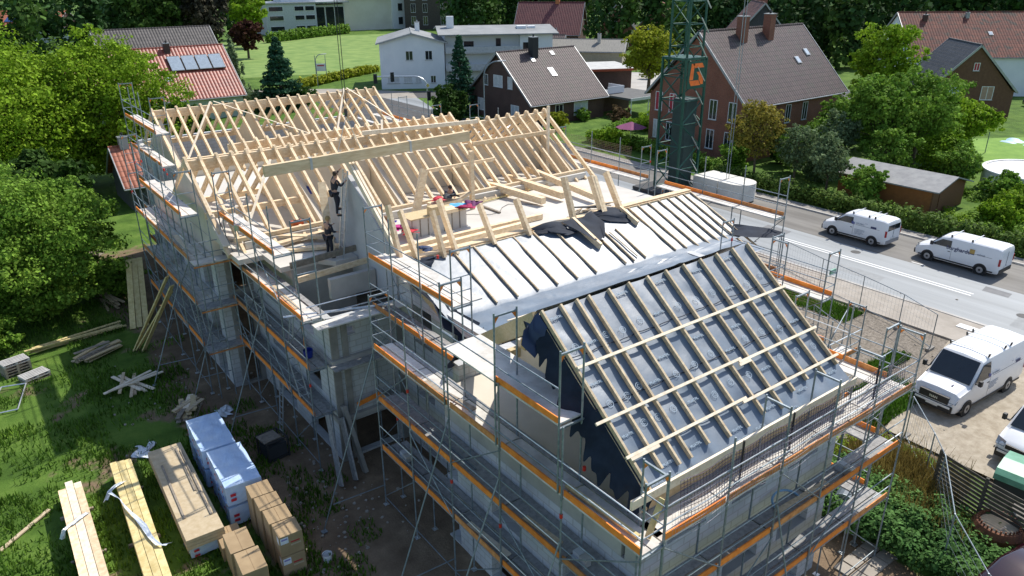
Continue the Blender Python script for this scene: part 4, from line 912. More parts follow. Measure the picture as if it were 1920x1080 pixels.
for i in range(420):
    c=random.choice([(7.6,20.5,.9),(8.8,22,1.2),(7.2,23.5,.8),(9.5,27,1.6),(6,35,2),(24,9.3,1.6),(30,20,6),(36,20,5),(31,25,4)]); x=random.gauss(c[0],c[2]); y=random.gauss(c[1],c[2]); stone(mb,x,y,gz(x,y)+.02,random.uniform(.02,.09))
tag(mb.build('rubble',rk),'small stones and rubble strewn over the bare soil',kind='stuff')
# paving slabs below the near end
T=thing('slab_row','pale paving slabs laid on the sandy soil below the right scaffold corner','slabs',(20.3,8.2,.02))
for i in range(4):
    for j in range(2): mb=MB(); mb.box(i*.55+.02*j,i*.55+.5,j*.55,j*.55+.5,0,.05); mb.build('slab',pave,T)
# ------------------------------------------------ on the open floor
F=7.3
def table():
    T=thing('wooden_box','big pale box of boards with cloths and tools on top, on the open floor','box',(15.9,28.75,F))
    mb=MB(); mb.box(0,3.0,0,1.0,0,.85); mb.build('side_boards',slabm,T); 
    for k in range(7): mb=MB(); mb.box(.02+k*.43,.05+k*.43,-.03,0,0,.85); mb.build('cleat',wood_old,T)
    mb=MB(); mb.box(-.05,3.05,-.05,1.05,.85,.9); mb.build('lid',osb,T)
table()
for (l,x,y,z,w,d,h,m) in (('small wooden block on the box at its left end',16.9,28.6,F+.9,.5,.4,.4,osb),('flat wooden box beside the small block',17.6,28.5,F+.9,.7,.6,.16,wood),('long chest in front of the seated man, tools on it',18.2,30.6,F,1.7,.6,.75,wood),):
    tag(one(lambda mb: mb.box(x,x+w,y,y+d,z,z+h)).build('wooden_block',m),l,'block')
def cloth(label,x0,x1,y0,y1,z,m,seed): 
    o=tarp('cloth',label,x0,x1,y0,y1,.04,m,.1,seed); o.location.z=z; o['category']='cloth'
cloth('bright blue sheet spread on the big box',18.3,19.6,28.6,29.3,F+.92,mat('sky_cloth',(.1,.45,.75),.7),2)
cloth('crimson jacket lying on the front edge of the big box',18.2,19.3,28.35,28.65,F+.95,mat('crimson',(.35,.01,.08),.8),4)
cloth('dark checked shirt lying at the right end of the big box',19.1,19.6,28.4,29.0,F+1.0,mat('plum',(.12,.02,.1),.8),6)
cloth('magenta sack slumped at the left of the big box',15.1,15.8,28.9,29.6,F+.4,mat('magenta_cloth',(.5,.03,.22),.7),8)
cloth('red bag lying before the magenta sack',15.4,16.0,28.4,28.9,F+.35,mat('red_cloth',(.5,.02,.04),.7),12)
cloth('violet blue jacket hanging over the post by the gable wall',15.0,15.5,29.7,30.3,F+.6,mat('violet_cloth',(.06,.03,.3),.7),14)
cloth('red bag standing on the long chest',18.4,18.8,30.7,31.0,F+.82,MT['red_cloth'],16)
cloth('black bag on the long chest beside the seated man',19.0,19.6,30.7,31.1,F+.85,black,18)
cloth('dark blue cloth hanging low by the left stubs',15.0,15.3,26.0,26.6,F+.3,MT['blue_felt'],22)
def timber(label,a,b,w,h,m=wood,name='timber'):
    tag(one(lambda mb: mb.beam(a,b,w,h)).build(name,m),label,'timber',group='timbers lying on the open floor')
timber('thick rounded timber lying rearmost right of the tall post',(23.1,33.6,F+.45),(23.85,29.0,F+.3),.34,.34)
timber('thick timber lying second, with dark shadow under its end',(24.9,33.6,F+.45),(25.2,29.0,F+.35),.34,.34)
timber('thick timber lying third, nearest the right edge',(26.7,34.0,F+.6),(26.3,27.8,F+.35),.26,.3)
timber('long timber lying behind the rafter stubs, rear one of a pair',(13.8,27.5,F+.15),(22.4,27.4,F+.15),.22,.26)
timber('long timber lying behind the rafter stubs, front one of a pair',(14.2,26.7,F+.15),(20.8,26.9,F+.15),.26,.26)
timber('short dark batten lying alone on the pale floor',(21.3,31.0,F+.05),(21.35,29.4,F+.05),.12,.08,wood_old)
for i in range(9): 
    yy=30.9-.0*i
    tag(one(lambda mb: mb.beam((20.4,31.9+.17*i-.6,F+.06+.01*i),(26.3,32.0+.1*i,F+.07),.08,.06)).build('batten',wood_y if i%3==0 else wood_b),'thin battens spread in a loose mat on the floor behind the post','batten',group='battens of the loose mat on the floor')
pile_='loose'
T=thing('offcut_heap','heap of dark and pale offcuts lying behind the purlin on the right','offcuts',(25.2,26.4,F)); random.seed(9)
for i in range(26):
    a=random.uniform(-.5,.5); c=Vector((random.uniform(-1.3,1.3),random.uniform(-.7,.7),.05+random.uniform(0,.35))); d=Vector((math.cos(a),math.sin(a),random.uniform(-.1,.1))); mb=MB(); mb.beam(c-d*random.uniform(.3,.8),c+d*random.uniform(.3,.7),.09,.05); mb.build('offcut',random.choice([wood_b,wood_old,black,wood]),T)
T=thing('saw_trestle','orange tool box and red crate standing in the left bay','tool box',(11.8,32.4,F)); mb=MB(); mb.box(0,.5,0,.35,.25,.65); mb.build('case',mat('tool_orange',(.6,.1,.02),.5),T); mb=MB(); mb.box(.1,.4,.14,.2,.65,.7); mb.build('grip',black,T); mb=MB(); mb.box(.0,.5,0,.35,0,.25); mb.build('base_case',black,T)
for l,a,b in (('thick slanting plank lying in the left bay',(9.9,33.0,7.6),(13.0,30.6,7.5)),('pale plank lying across the left bay floor',(10.0,31.2,7.5),(12.9,31.6,7.5)),('long pale board lying at the front of the left bay',(10.4,30.6,7.42),(12.8,29.6,7.42)),('slanting timber standing beside the ladder',(12.2,29.3,7.4),(12.75,30.9,10.0))):
    tag(one(lambda mb: mb.beam(a,b,.34,.12)).build('timber',wood),l,'timber')
# hanging beam on the crane rope
T=thing('hoisted_beam','long heavy beam held by the crane over the roof ridge','beam',(14.0,28.3,11.6))
mb=MB(); mb.beam((9.42,28.3,11.52),(18.85,28.3,11.7),.2,.43); mb.build('timber',mat('grey_spruce',(.6,.44,.25),.75,c2=(.76,.6,.38),scale=1.5,stretch=(1,6,6)),T,(14,28.3,11.6))
for x in (11.3,15.8): mb=MB(); z=11.48+(x-9.42)*.019; mb.box(x-.05,x+.05,28.18,28.42,z-.2,z+.27); mb.build('strap',mat('lifting_strap',(.5,.5,.48),.7),T,(14,28.3,11.6))
T=thing('crane_rope','twin steel ropes with hook block hanging from the crane','crane rope',(13.0,28.3,13.2))
for dx in (-.05,.05): mb=MB(); mb.tube((13+dx,28.3,13.6),(13+dx*2,28.3,40),.014,5); mb.build('rope',black,T,(13,28.3,13.2))
mb=MB(); mb.box(12.95,13.05,28.26,28.34,13.2,13.5); mb.build('hook_block',MT['dark_steel'],T,(13,28.3,13.2))
for dx in (-.5,.5): mb=MB(); mb.tube((13,28.3,13.2),(13+dx,28.3,11.85),.013,5); mb.build('sling',steel_l,T,(13,28.3,13.2))
# ladder
T=thing('ladder','aluminium ladder leaning on the gable wall with a man on it','ladder',(12.2,28.3,F))
mb=MB()
for dy in (0,.42): 
    mb=MB(); mb.beam((12.3,28.3+dy,F),(12.85,28.3+dy,11.0),.05,.07,up=(0,1,0)); mb.build('rail',steel_l,T,(12.2,28.3,F))
for k in range(13): z=F+.2+k*.28; x=12.3+.55*(z-F)/3.7; mb=MB(); mb.tube((x,28.3,z),(x,28.72,z),.016,5); mb.build('rung',steel_l,T,(12.2,28.3,F))
for l,(x,y,z,h,lx) in ((('short ladder standing inside the middle scaffold'),(9.3,27.3,4.6,2.2,.35)),('ladder standing inside the far lower scaffold bay',(8.6,28.0,.1,2.4,.3))):
    T=thing('ladder',l,'ladder',(x,y,z))
    for dy in (0,.36): mb=MB(); mb.beam((0,dy,0),(lx,dy,h),.04,.06,up=(0,1,0)); mb.build('rail',steel_l,T)
    for k in range(int(h/.28)): zz=.15+k*.28; mb=MB(); mb.tube((lx*zz/h,0,zz),(lx*zz/h,.36,zz),.014,5); mb.build('rung',steel_l,T)
# ------------------------------------------------ people
skin=mat('skin',(.5,.28,.19),.6,var=.04); 
def skinmesh(name,joints,edges,m,parent,root=0,sub=2):
    me=bpy.data.meshes.new(name); me.from_pydata([j[0] for j in joints],edges,[]); o=bpy.data.objects.new(name,me); COL.objects.link(o); o.parent=parent; me.materials.append(m)
    md=o.modifiers.new('skin','SKIN'); 
    for i,(c,r) in enumerate(joints):
        sv=me.skin_vertices[0].data[i]; sv.radius=(r,r) if not isinstance(r,tuple) else r; sv.use_root=(i==root)
    md.use_smooth_shade=True; s=o.modifiers.new('sub','SUBSURF'); s.levels=s.render_levels=sub; return o
def person(label,loc,rz,pose,shirt,trous,hair=(.05,.03,.02)):
    T=thing('person',label,'person',loc,rz,'workers on the roof'); J=pose
    names=['pelvis','chest','neck','headb','headt','shL','elL','haL','shR','elR','haR','hipL','knL','anL','toL','hipR','knR','anR','toR']
    rad=dict(pelvis=(.15,.11),chest=(.17,.11),neck=.055,headb=.085,headt=.085,shL=.06,elL=.042,haL=.03,shR=.06,elR=.042,haR=.03,hipL=.085,knL=.06,anL=.04,toL=.04,hipR=.085,knR=.06,anR=.04,toR=.04)
    idx={n:i for i,n in enumerate(names)}; ed=[('pelvis','chest'),('chest','neck'),('neck','headb'),('headb','headt'),('chest','shL'),('shL','elL'),('elL','haL'),('chest','shR'),('shR','elR'),('elR','haR'),('pelvis','hipL'),('hipL','knL'),('knL','anL'),('anL','toL'),('pelvis','hipR'),('hipR','knR'),('knR','anR'),('anR','toR')]
    joints=[(Vector(J[n]),rad[n]) for n in names]; edges=[(idx[a],idx[b]) for a,b in ed]
    # hands: palm end with five fingers and thumb on each side
    for h,e in (('haL','elL'),('haR','elR')):
        d=(Vector(J[h])-Vector(J[e])).normalized(); s=d.cross(Vector((0,0,1))); s=s.normalized() if s.length>.1 else Vector((1,0,0)); p=Vector(J[h])+d*.08; joints.append((p,(.035,.02))); pi=len(joints)-1; edges.append((idx[h],pi))
        for k in range(4):
            q=p+d*.045+s*((k-1.5)*.021); q2=q+d*(.04+.008*(k in(1,2)))+Vector((0,0,-.02)); joints+=[(q,.009),(q2,.008)]; n=len(joints); edges+=[(pi,n-2),(n-2,n-1)]
        q=Vector(J[h])+d*.04+s*.045; q2=q+d*.05+s*.01; joints+=[(q,.011),(q2,.009)]; n=len(joints); edges+=[(pi,n-2),(n-2,n-1)]
    skinmesh('body',joints,edges,skin,T,0,1)
    def g(ns): return [(Vector(J[n]),(rad[n] if not isinstance(rad[n],tuple) else rad[n])) for n in ns]
    def gr(ns,k=1.22): return [(p,(r*k if not isinstance(r,tuple) else (r[0]*1.1,r[1]*1.25))) for p,r in g(ns)]
    skinmesh('jacket',gr(['pelvis','chest','shL','elL','shR','elR'],1.35)+[(Vector(J['elL']).lerp(Vector(J['haL']),.85),.045),(Vector(J['elR']).lerp(Vector(J['haR']),.85),.045)],[(0,1),(1,2),(2,3),(1,4),(4,5),(3,6),(5,7)],shirt,T,0,1)
    skinmesh('trousers',gr(['pelvis','hipL','knL','anL','hipR','knR','anR'],1.3),[(0,1),(1,2),(2,3),(0,4),(4,5),(5,6)],trous,T,0,1)
    for a,b in (('anL','toL'),('anR','toR')):
        mb=MB(); mb.beam(Vector(J[a])+Vector((0,0,-.05)),Vector(J[b])+Vector((0,0,-.03)),.1,.09); o=mb.build('shoe',black,T); bm=o.modifiers.new('b','BEVEL'); bm.width=.03; bm.segments=2
    hb,ht=Vector(J['headb']),Vector(J['headt']); c=hb.lerp(ht,.6); fwd=Vector(J.get('face',(1,0,0))).normalized(); rt=fwd.cross(Vector((0,0,1))).normalized()
    mb=MB(); mb.lathe([(.001,.125),(.06,.115),(.095,.07),(.105,.02),(.1,-.03),(.06,-.07)],(0,0,0),12); o=mb.build('hair',mat('hair_%d'%int(hair[0]*100),hair,.8),T,smooth=True); o.location=c-fwd*.018+Vector((0,0,.015))
    for s in (-1,1):
        mb=MB(); mb.lathe([(.001,.012),(.01,.007),(.012,0),(.01,-.007),(.001,-.012)],n=8); e=mb.build('eye',black,T); e.location=c+fwd*.098+rt*.032*s-Vector((0,0,.005))
        mb=MB(); mb.lathe([(.001,.03),(.012,.02),(.014,0),(.01,-.02),(.001,-.028)],n=8); e=mb.build('ear',skin,T); e.location=c+rt*.1*s-Vector((0,0,.01))
    mb=MB(); mb.poly([(0,-.012,0),(0,.012,0),(0,0,.045)],0,(.022,0,-.005)); e=mb.build('nose',skin,T); e.location=c+fwd*.095-Vector((0,0,.035))
    e.rotation_euler.z=math.atan2(fwd.y,fwd.x)
    mb=MB(); mb.box(-.002,.004,-.025,.025,-.004,.004); e=mb.build('mouth',mat('lips',(.35,.12,.1),.6),T); e.location=c+fwd*.093-Vector((0,0,.06)); e.rotation_euler.z=math.atan2(fwd.y,fwd.x)
dk=mat('dark_workwear',(.02,.022,.035),.8); nv=mat('navy_workwear',(.025,.03,.06),.8); wt=mat('pale_shirt',(.5,.55,.62),.8)
climb=dict(pelvis=(0,0,.98),chest=(.08,0,1.38),neck=(.12,0,1.55),headb=(.14,0,1.64),headt=(.15,0,1.74),shL=(.08,.2,1.46),elL=(.25,.28,1.62),haL=(.42,.2,1.8),shR=(.08,-.2,1.46),elR=(.2,-.3,1.25),haR=(.42,-.22,1.38),hipL=(0,.1,.93),knL=(.24,.11,.62),anL=(.14,.11,.25),toL=(.3,.11,.2),hipR=(0,-.1,.9),knR=(.04,-.11,.48),anR=(.0,-.11,.05),toR=(.2,-.11,.0),face=(1,0,0))
stand=dict(pelvis=(0,0,.95),chest=(.03,0,1.36),neck=(.05,0,1.53),headb=(.07,0,1.62),headt=(.08,0,1.72),shL=(.03,.2,1.44),elL=(.12,.27,1.2),haL=(.34,.2,1.3),shR=(.03,-.2,1.44),elR=(.08,-.27,1.17),haR=(.3,-.2,1.1),hipL=(0,.1,.9),knL=(.03,.12,.48),anL=(-.02,.12,.07),toL=(.16,.13,.02),hipR=(0,-.1,.9),knR=(.05,-.12,.48),anR=(.0,-.12,.07),toR=(.18,-.13,.02),face=(1,0,.1))
sit=dict(pelvis=(0,0,.5),chest=(.08,0,.92),neck=(.14,0,1.08),headb=(.17,0,1.15),headt=(.21,0,1.24),shL=(.08,.2,1.0),elL=(.2,.27,.78),haL=(.42,.14,.78),shR=(.08,-.2,1.0),elR=(.2,-.27,.78),haR=(.42,-.14,.76),hipL=(.02,.1,.48),knL=(.42,.14,.5),anL=(.42,.15,.07),toL=(.58,.16,.03),hipR=(.02,-.1,.48),knR=(.42,-.14,.5),anR=(.42,-.15,.07),toR=(.58,-.16,.03),face=(1,0,-.4))
person('man in dark workwear with pale collar high on the ladder, head below the hoisted beam',(12.25,28.5,F+1.9),0,climb,dk,dk)
person('fair-haired man in black standing at the foot of the ladder',(11.9,28.75,F+.03),R(10),stand,dk,dk,(.35,.24,.1))
person('dark-haired man in navy sitting behind the long chest on the open floor',(19.7,31.5,F),R(-100),sit,nv,nv)
tag(one(lambda mb: mb.box(19.4,20.0,31.35,31.75,F,F+.38)).build('wooden_block',osb),'block the navy-clad man sits on','block')
person('man in a pale shirt bending behind the leaning doubled rafters',(13.9,27.4,F),R(-80),dict(stand),wt,dk,(.2,.1,.05))

# clutter on the decks
rc=random.Random(44)
def onb(label,name,cat,a,b,w,h,m): tag(one(lambda mb: mb.beam(a,b,w,h)).build(name,m),label,cat)
for i,(l,a,b,w,h,m) in enumerate((('scaffold board lying slantwise on the uppermost near deck',(10.2,18.2,6.64),(10.5,15.9,6.64),.22,.04,wood_old),('short board lying on the deck at the second near level',(10.3,13.2,4.59),(10.4,11.8,4.59),.2,.04,wood_b),('grey steel tube lying on the second near level deck',(10.5,18.9,4.61),(10.45,15.8,4.61),.05,.05,steel),('pale board lying on the lowest near level deck',(10.25,16.0,2.54),(10.4,14.1,2.54),.2,.04,wood_w),('board lying lengthwise on the middle scaffold deck in sun',(9.2,26.0,6.64),(9.3,28.8,6.64),.2,.04,wood_b),('board lying on the far scaffold deck, in stripes of sun',(7.6,35.2,6.79),(7.8,37.6,6.79),.22,.04,wood_w),('old board lying on the near end deck under the net',(16.0,9.1,4.59),(18.3,9.0,4.59),.2,.04,wood_b),('thin lath lying along the sunlit end deck',(12.4,9.3,6.63),(15.0,9.25,6.63),.06,.03,wood_w))):
    onb(l,'loose_board','board',a,b,w,h,m)
for i,(x,y,z) in enumerate(((10.35,20.2,2.52),(10.4,11.0,4.57),(9.3,32.6,4.57),(7.7,40.0,4.62),(14.0,9.1,2.52),(19.2,9.0,4.57))):
    T=thing('block_stack','few pale building blocks stacked on the '+['near scaffold, lowest deck, far end','near scaffold, second deck, front end','middle scaffold, second deck, far end','far left scaffold, second deck','near end scaffold, lowest deck','near end scaffold, second deck, right half'][i],'blocks',(x,y,z))
    for k in range(4): mb=MB(); mb.box(-.12+.02*k,.12+.01*k,-.25+(k%2)*.26,-.01+(k%2)*.26,(k//2)*.12,(k//2)*.12+.115); mb.build('block',smoothc if k%2 else conc,T)
def cable(label,pts,m,r=.012): mb=MB(); mb.path(pts,r,5); tag(mb.build('cable',m),label,'cable')
cable('black cable snaking over the pale open floor',[(16+.6*i,29.9+.5*math.sin(i*1.3),7.33) for i in range(14)],black)
cable('orange cable hanging from the middle scaffold deck',[(9.7,27.5,6.6),(9.75,27.3,5.6),(9.7,27.0,5.0),(9.5,26.6,4.62),(9.4,26.0,4.6)],orange,.014)
# ------------------------------------------------ foliage
def leafmat(name,a,b,trans=.3): return mat(name,a,.75,c2=b,scale=.35,irand=.45,trans=trans,spec=.12,fac=(.3,.7))
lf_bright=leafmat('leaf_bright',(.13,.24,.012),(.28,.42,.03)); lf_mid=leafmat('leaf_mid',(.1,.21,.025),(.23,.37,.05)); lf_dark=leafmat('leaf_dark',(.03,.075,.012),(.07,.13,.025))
lf_conif=leafmat('leaf_conifer',(.018,.06,.03),(.045,.12,.06),.15); lf_yel=leafmat('leaf_yellow',(.17,.22,.01),(.36,.38,.03)); lf_or=leafmat('leaf_orange',(.15,.16,.03),(.38,.3,.05)); lf_cop=leafmat('leaf_copper',(.05,.018,.015),(.09,.04,.025)); lf_grey=leafmat('leaf_grey',(.1,.15,.06),(.22,.3,.15)); lf_forest=leafmat('leaf_forest',(.02,.055,.014),(.045,.1,.024),.15); lf_forest2=leafmat('leaf_forest_green',(.04,.09,.018),(.085,.16,.03),.2); lf_weed=leafmat('leaf_weed',(.045,.12,.03),(.14,.27,.07)); lf_dry=leafmat('leaf_dry',(.16,.12,.03),(.26,.2,.06))
bark=mat('bark',(.09,.065,.045),.95,c2=(.16,.12,.085),scale=4)
class Leaves:
    def __init__(s,seed=0): s.P=[]; s.rng=np.random.default_rng(seed)
    def puff(s,c,r,n,size,flat=1.0,up=.3,shell=.55):
        g=s.rng; d=g.normal(size=(n,3)); d/=np.linalg.norm(d,axis=1)[:,None]+1e-9; rad=shell+(1-shell)*g.random(n)**.7
        pos=np.array(c)+d*rad[:,None]*np.array(r if hasattr(r,'__len__') else (r,r,r*flat))
        nr=d+g.normal(size=(n,3))*.55+np.array([0,0,up]); nr/=np.linalg.norm(nr,axis=1)[:,None]
        t=np.cross(nr,g.normal(size=(n,3))); t/=np.linalg.norm(t,axis=1)[:,None]+1e-9; b=np.cross(nr,t)
        sz=(size*(.6+.8*g.random(n)))[:,None]; w=sz*.38
        s.P.append(np.stack([pos-t*sz*.5,pos-t*sz*.05+b*w,pos+t*sz*.5,pos-t*sz*.05-b*w],1))
    def build(s,name,m,parent=None,off=None):
        V=np.concatenate(s.P).reshape(-1,3); 
        if off is not None: V=V-np.array(off)
        n=len(V)//4; me=bpy.data.meshes.new(name); me.vertices.add(len(V)); me.vertices.foreach_set('co',V.astype(np.float32).ravel()); me.loops.add(4*n); me.loops.foreach_set('vertex_index',np.arange(4*n,dtype=np.int32)); me.polygons.add(n); me.polygons.foreach_set('loop_start',np.arange(0,4*n,4,dtype=np.int32)); me.polygons.foreach_set('loop_total',np.full(n,4,dtype=np.int32)); me.update(calc_edges=True); me.materials.append(m)
        o=bpy.data.objects.new(name,me); COL.objects.link(o); 
        if parent: o.parent=parent
        return o
def gzz(x,y): return .5 if y>64 or x>32 else gz(x,y)
def tree(name,label,cat,x,y,h,r,m,n=6000,size=.35,seed=1,trunk=.25,kind='round',clumps=34,group=None,z=None):
    z=gzz(x,y)-.05 if z is None else z
    T=thing(name,label,cat,(x,y,z),0,group); L=Leaves(seed); rnd=random.Random(seed); tm=MB()
    if kind=='cone':
        lv=int(h/.55); 
        for k in range(lv):
            t=k/lv; zz=h*(.06+.94*t); rr=r*(1-t)**.85*(.85+.3*rnd.random())+.12; nb=max(4,int(9*(1-t)+3))
            for q in range(nb):
                a=rnd.uniform(0,6.28); L.puff((rr*.6*math.cos(a),rr*.6*math.sin(a),zz-rr*.12),(rr*.5,rr*.5,.3),max(6,int(n/lv/nb)),size,up=.5,shell=.2)
                if rnd.random()<.4: tm.tube((0,0,zz),(rr*.7*math.cos(a),rr*.7*math.sin(a),zz-.1),.03,4,r2=.01)
        tm.tube((0,0,0),(0,0,h*.95),r*.07+.05,7,r2=.03)
    elif kind=='weep':
        for k in range(60):
            a=rnd.uniform(0,6.28); rr=r*rnd.random()**.6; zz=h*rnd.uniform(.15,.95); rr*=min(1,(h-zz)/h*2.2+.15)
            L.puff((rr*math.cos(a),rr*math.sin(a),zz),(.3,.3,1.1),n//60,size,shell=.1)
        tm.tube((0,0,0),(0,0,h*.97),.2,7,r2=.04)
        for k in range(14): a=rnd.uniform(0,6.28); zz=h*rnd.uniform(.4,.95); tm.tube((0,0,zz),(r*.6*math.cos(a),r*.6*math.sin(a),zz+.4),.04,5,r2=.02)
    else:
        zc=h*(.58 if kind=='round' else .5); rz=h-zc; 
        if kind=='bush': zc=h*.45; rz=h*.55
        tops=[]
        for k in range(clumps):
            d=Vector((rnd.gauss(0,1),rnd.gauss(0,1),rnd.gauss(.25,1))).normalized(); q=rnd.uniform(.45,.86); cr=r*rnd.uniform(.2,.36)*(1.25 if clumps<26 else 1)
            c=Vector((d.x*r*q,d.y*r*q,zc+d.z*rz*q*.95)); 
            if c.z<h*.12: c.z=h*.12+rnd.random()*.3
            m_=max(10,int(n*.82/clumps)); L.puff(c,cr*.8,int(m_*.3),size,flat=.75); tops.append(c)
            ns=6
            for q2 in range(ns):
                e=Vector((rnd.gauss(d.x*.6,.7),rnd.gauss(d.y*.6,.7),rnd.gauss(.3,.6))).normalized(); c2=c+Vector((e.x*cr,e.y*cr,e.z*cr*.8)); L.puff(c2,cr*rnd.uniform(.28,.5),int(m_*.7/ns),size*rnd.uniform(.8,1.15),flat=.6,shell=.3)
        L.puff((0,0,zc),(r*.75,r*.75,rz*.8),int(n*.18),size,shell=.3)
        th=h*(.32 if kind=='round' else .15); tm.tube((0,0,0),(rnd.uniform(-.2,.2),0,th),trunk,8,r2=trunk*.75); 
        for c in tops[::2]:
            mid=Vector((c.x*.3,c.y*.3,th+(c.z-th)*.45)); tm.tube((0,0,th-.2),mid,trunk*.42,5,r2=trunk*.25); tm.tube(mid,c*.96,trunk*.25,5,r2=.02)
    tm.build('trunk',bark,T); L.build('crown',m,T); return T
G2='garden trees round the houses'
tree('broadleaf_tree','huge bright green tree at the left edge, crown reaching over the red roofs','tree',3.8,79,14.6,9.0,lf_bright,64000,.26,1,.45,'bush',clumps=110)
tree('broadleaf_tree','big bright green tree right of the huge one, touching the red tiled house','tree',12.6,80,14.0,6.9,lf_bright,50000,.25,2,.4,'bush',clumps=85)
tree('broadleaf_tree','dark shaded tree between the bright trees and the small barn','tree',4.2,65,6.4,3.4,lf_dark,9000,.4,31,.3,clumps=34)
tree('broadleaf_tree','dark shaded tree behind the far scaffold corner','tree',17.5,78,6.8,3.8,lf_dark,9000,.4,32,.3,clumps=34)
tree('broadleaf_tree','leafy tree overhanging the blue tarpaulins at the left edge','tree',1.0,50.0,9.6,5.6,lf_mid,60000,.19,3,.3,'bush',clumps=80)
tree('broadleaf_tree','smaller leafy tree between the left tree and the far scaffold','tree',5.2,56.5,6.2,3.0,lf_mid,24000,.2,4,.2,'bush',clumps=50)
tree('broadleaf_tree','dark broad tree beyond the left tree at the picture edge','tree',-4.5,60,9.0,4.5,lf_dark,9000,.35,33,.3)
tree('shrub','low green shrub under the left tree beside the grass','shrub',-1.5,44.5,3.2,2.2,lf_mid,6000,.22,34,.1,'bush',26)
tree('shrub','low shrub at the foot of the far scaffold, half in sun','shrub',6.4,49.5,2.6,1.8,lf_mid,5000,.22,35,.1,'bush',22)
tree('broadleaf_tree','tall dark tree rising left of the copper bush behind the red house','tree',35,152,18.5,7.2,lf_dark,8000,.75,5,.5)
tree('broadleaf_tree','tall brownish dark tree left of the school building','tree',42,149,19,5.8,leafmat('leaf_brown',(.03,.03,.018),(.07,.065,.04),.1),7000,.7,6,.45)
tree('broadleaf_tree','light green tree standing at the corner of the grey school','tree',70,206,17,5.2,lf_bright,4000,.8,7,.4)
tree('broadleaf_tree','copper leaved bush beside the meadow hedge','tree',60,180,9,3.6,lf_cop,2500,.7,8,.3)
tree('weeping_birch','slim weeping birch at the gable of the red tiled house','tree',35.2,113,9.6,2.0,lf_grey,4500,.36,9,kind='weep')
tree('conifer','dark blue-green conifer at the edge of the meadow','tree',39.6,107,10.2,3.6,lf_conif,9000,.42,10,kind='cone')
tree('shrub','pale leaved shrub left of the dark conifer','shrub',36.5,108.5,3.4,2.2,lf_grey,2500,.4,36,.1,'bush',18)
tree('shrub','dark undergrowth right of the dark conifer','shrub',42.5,107,3.0,2.6,lf_dark,2500,.4,37,.1,'bush',18)
tree('spruce','slender spruce before the white house','tree',57.5,88,10.6,2.7,lf_conif,6000,.34,11,kind='cone')
tree('thuja','dark columnar thuja left of the spruce, behind the ridge','tree',51.2,82,5.6,1.9,lf_dark,3500,.3,12,.12,'bush',22)
tree('thuja','second dark thuja nestling against the first','tree',53.4,83,4.8,1.6,lf_dark,3000,.3,40,.12,'bush',20)
tree('broadleaf_tree','round yellow-green tree between the garage and the crane','tree',89,83,10.6,4.3,lf_yel,8000,.38,13,.3,clumps=44)
tree('broadleaf_tree','tall fresh green maple right of the large brick house','tree',91.5,47.4,13.2,4.0,lf_bright,11000,.36,14,.3,clumps=52)
tree('cherry_tree','spreading green tree left of centre in the right hand garden','tree',71,36.5,9.4,3.8,lf_mid,13000,.27,15,.2,clumps=46,group=G2)
tree('cherry_tree','big spreading green tree in front of the brick gable','tree',76,35,9.0,4.4,lf_mid,14000,.27,16,.25,clumps=50,group=G2)
tree('cherry_tree','sunny round tree by the lawn before the brick gable','tree',83,34,6.4,3.5,lf_bright,9000,.28,17,.2,clumps=40,group=G2)
tree('autumn_tree','small tree with orange and yellow leaves before the brick house','tree',59.5,41.5,7.6,2.5,lf_or,8000,.2,18,.13,clumps=40,group=G2)
tree('shrub','grey-green birch-like tree right of the orange one','shrub',60.5,38.0,5.8,1.9,lf_grey,5000,.2,19,.12,clumps=30,group=G2)
tree('shrub','grey-green small tree left of the garden shed','shrub',59.8,34.3,5.4,2.0,lf_grey,6000,.2,20,.12,clumps=30,group=G2)
tree('shrub','green bush at the left corner of the garden shed','shrub',59.2,30.6,3.8,1.7,lf_mid,6000,.2,21,.1,'bush',26,group=G2)
tree('shrub','dark green bush under the eave of the large brick house','shrub',75.0,42.5,6.6,2.1,lf_mid,5000,.26,22,.15,clumps=28,group=G2)
tree('shrub','round blue-green bush beside the white pool','shrub',71.5,28.8,4.4,2.0,lf_mid,5500,.24,23,.12,'bush',28,group=G2)
tree('shrub','silvery birch standing over the shed roof','shrub',67.5,38.5,6.2,2.2,lf_grey,5500,.22,24,.12,clumps=30,group=G2)
tree('shrub','clipped round bush by the low wall of the brick house garden','shrub',58.6,60.2,2.4,1.5,lf_bright,3500,.22,25,.06,'bush',18)
tree('shrub','reddish flowering bush by the carport','shrub',68.5,68.5,2.4,1.6,leafmat('leaf_reddish',(.09,.05,.03),(.16,.12,.05)),2500,.24,26,.06,'bush',18)
tree('shrub','bright green round bush right of the carport','shrub',68.9,63.9,2.2,1.9,lf_bright,3500,.22,27,.06,'bush',18)
tree('shrub','yellow-green bush at the corner of the brown-roofed house','shrub',60.5,71.0,2.2,1.4,lf_yel,2500,.24,28,.06,'bush',18)
tree('shrub','green creeper mound on the right terrace of the brown-roofed house','shrub',67.0,73.6,2.0,1.0,lf_mid,2000,.22,29,.06,'bush',16)
tree('shrub','little light green tree on the corrugated roof yard','shrub',104,97,3.5,1.2,lf_yel,1200,.3,30,.06,'bush',14)
tree('shrub','young light green tree before the far gabled houses','shrub',150,158,4,2.4,lf_bright,1200,.5,38,.06,'bush',14)
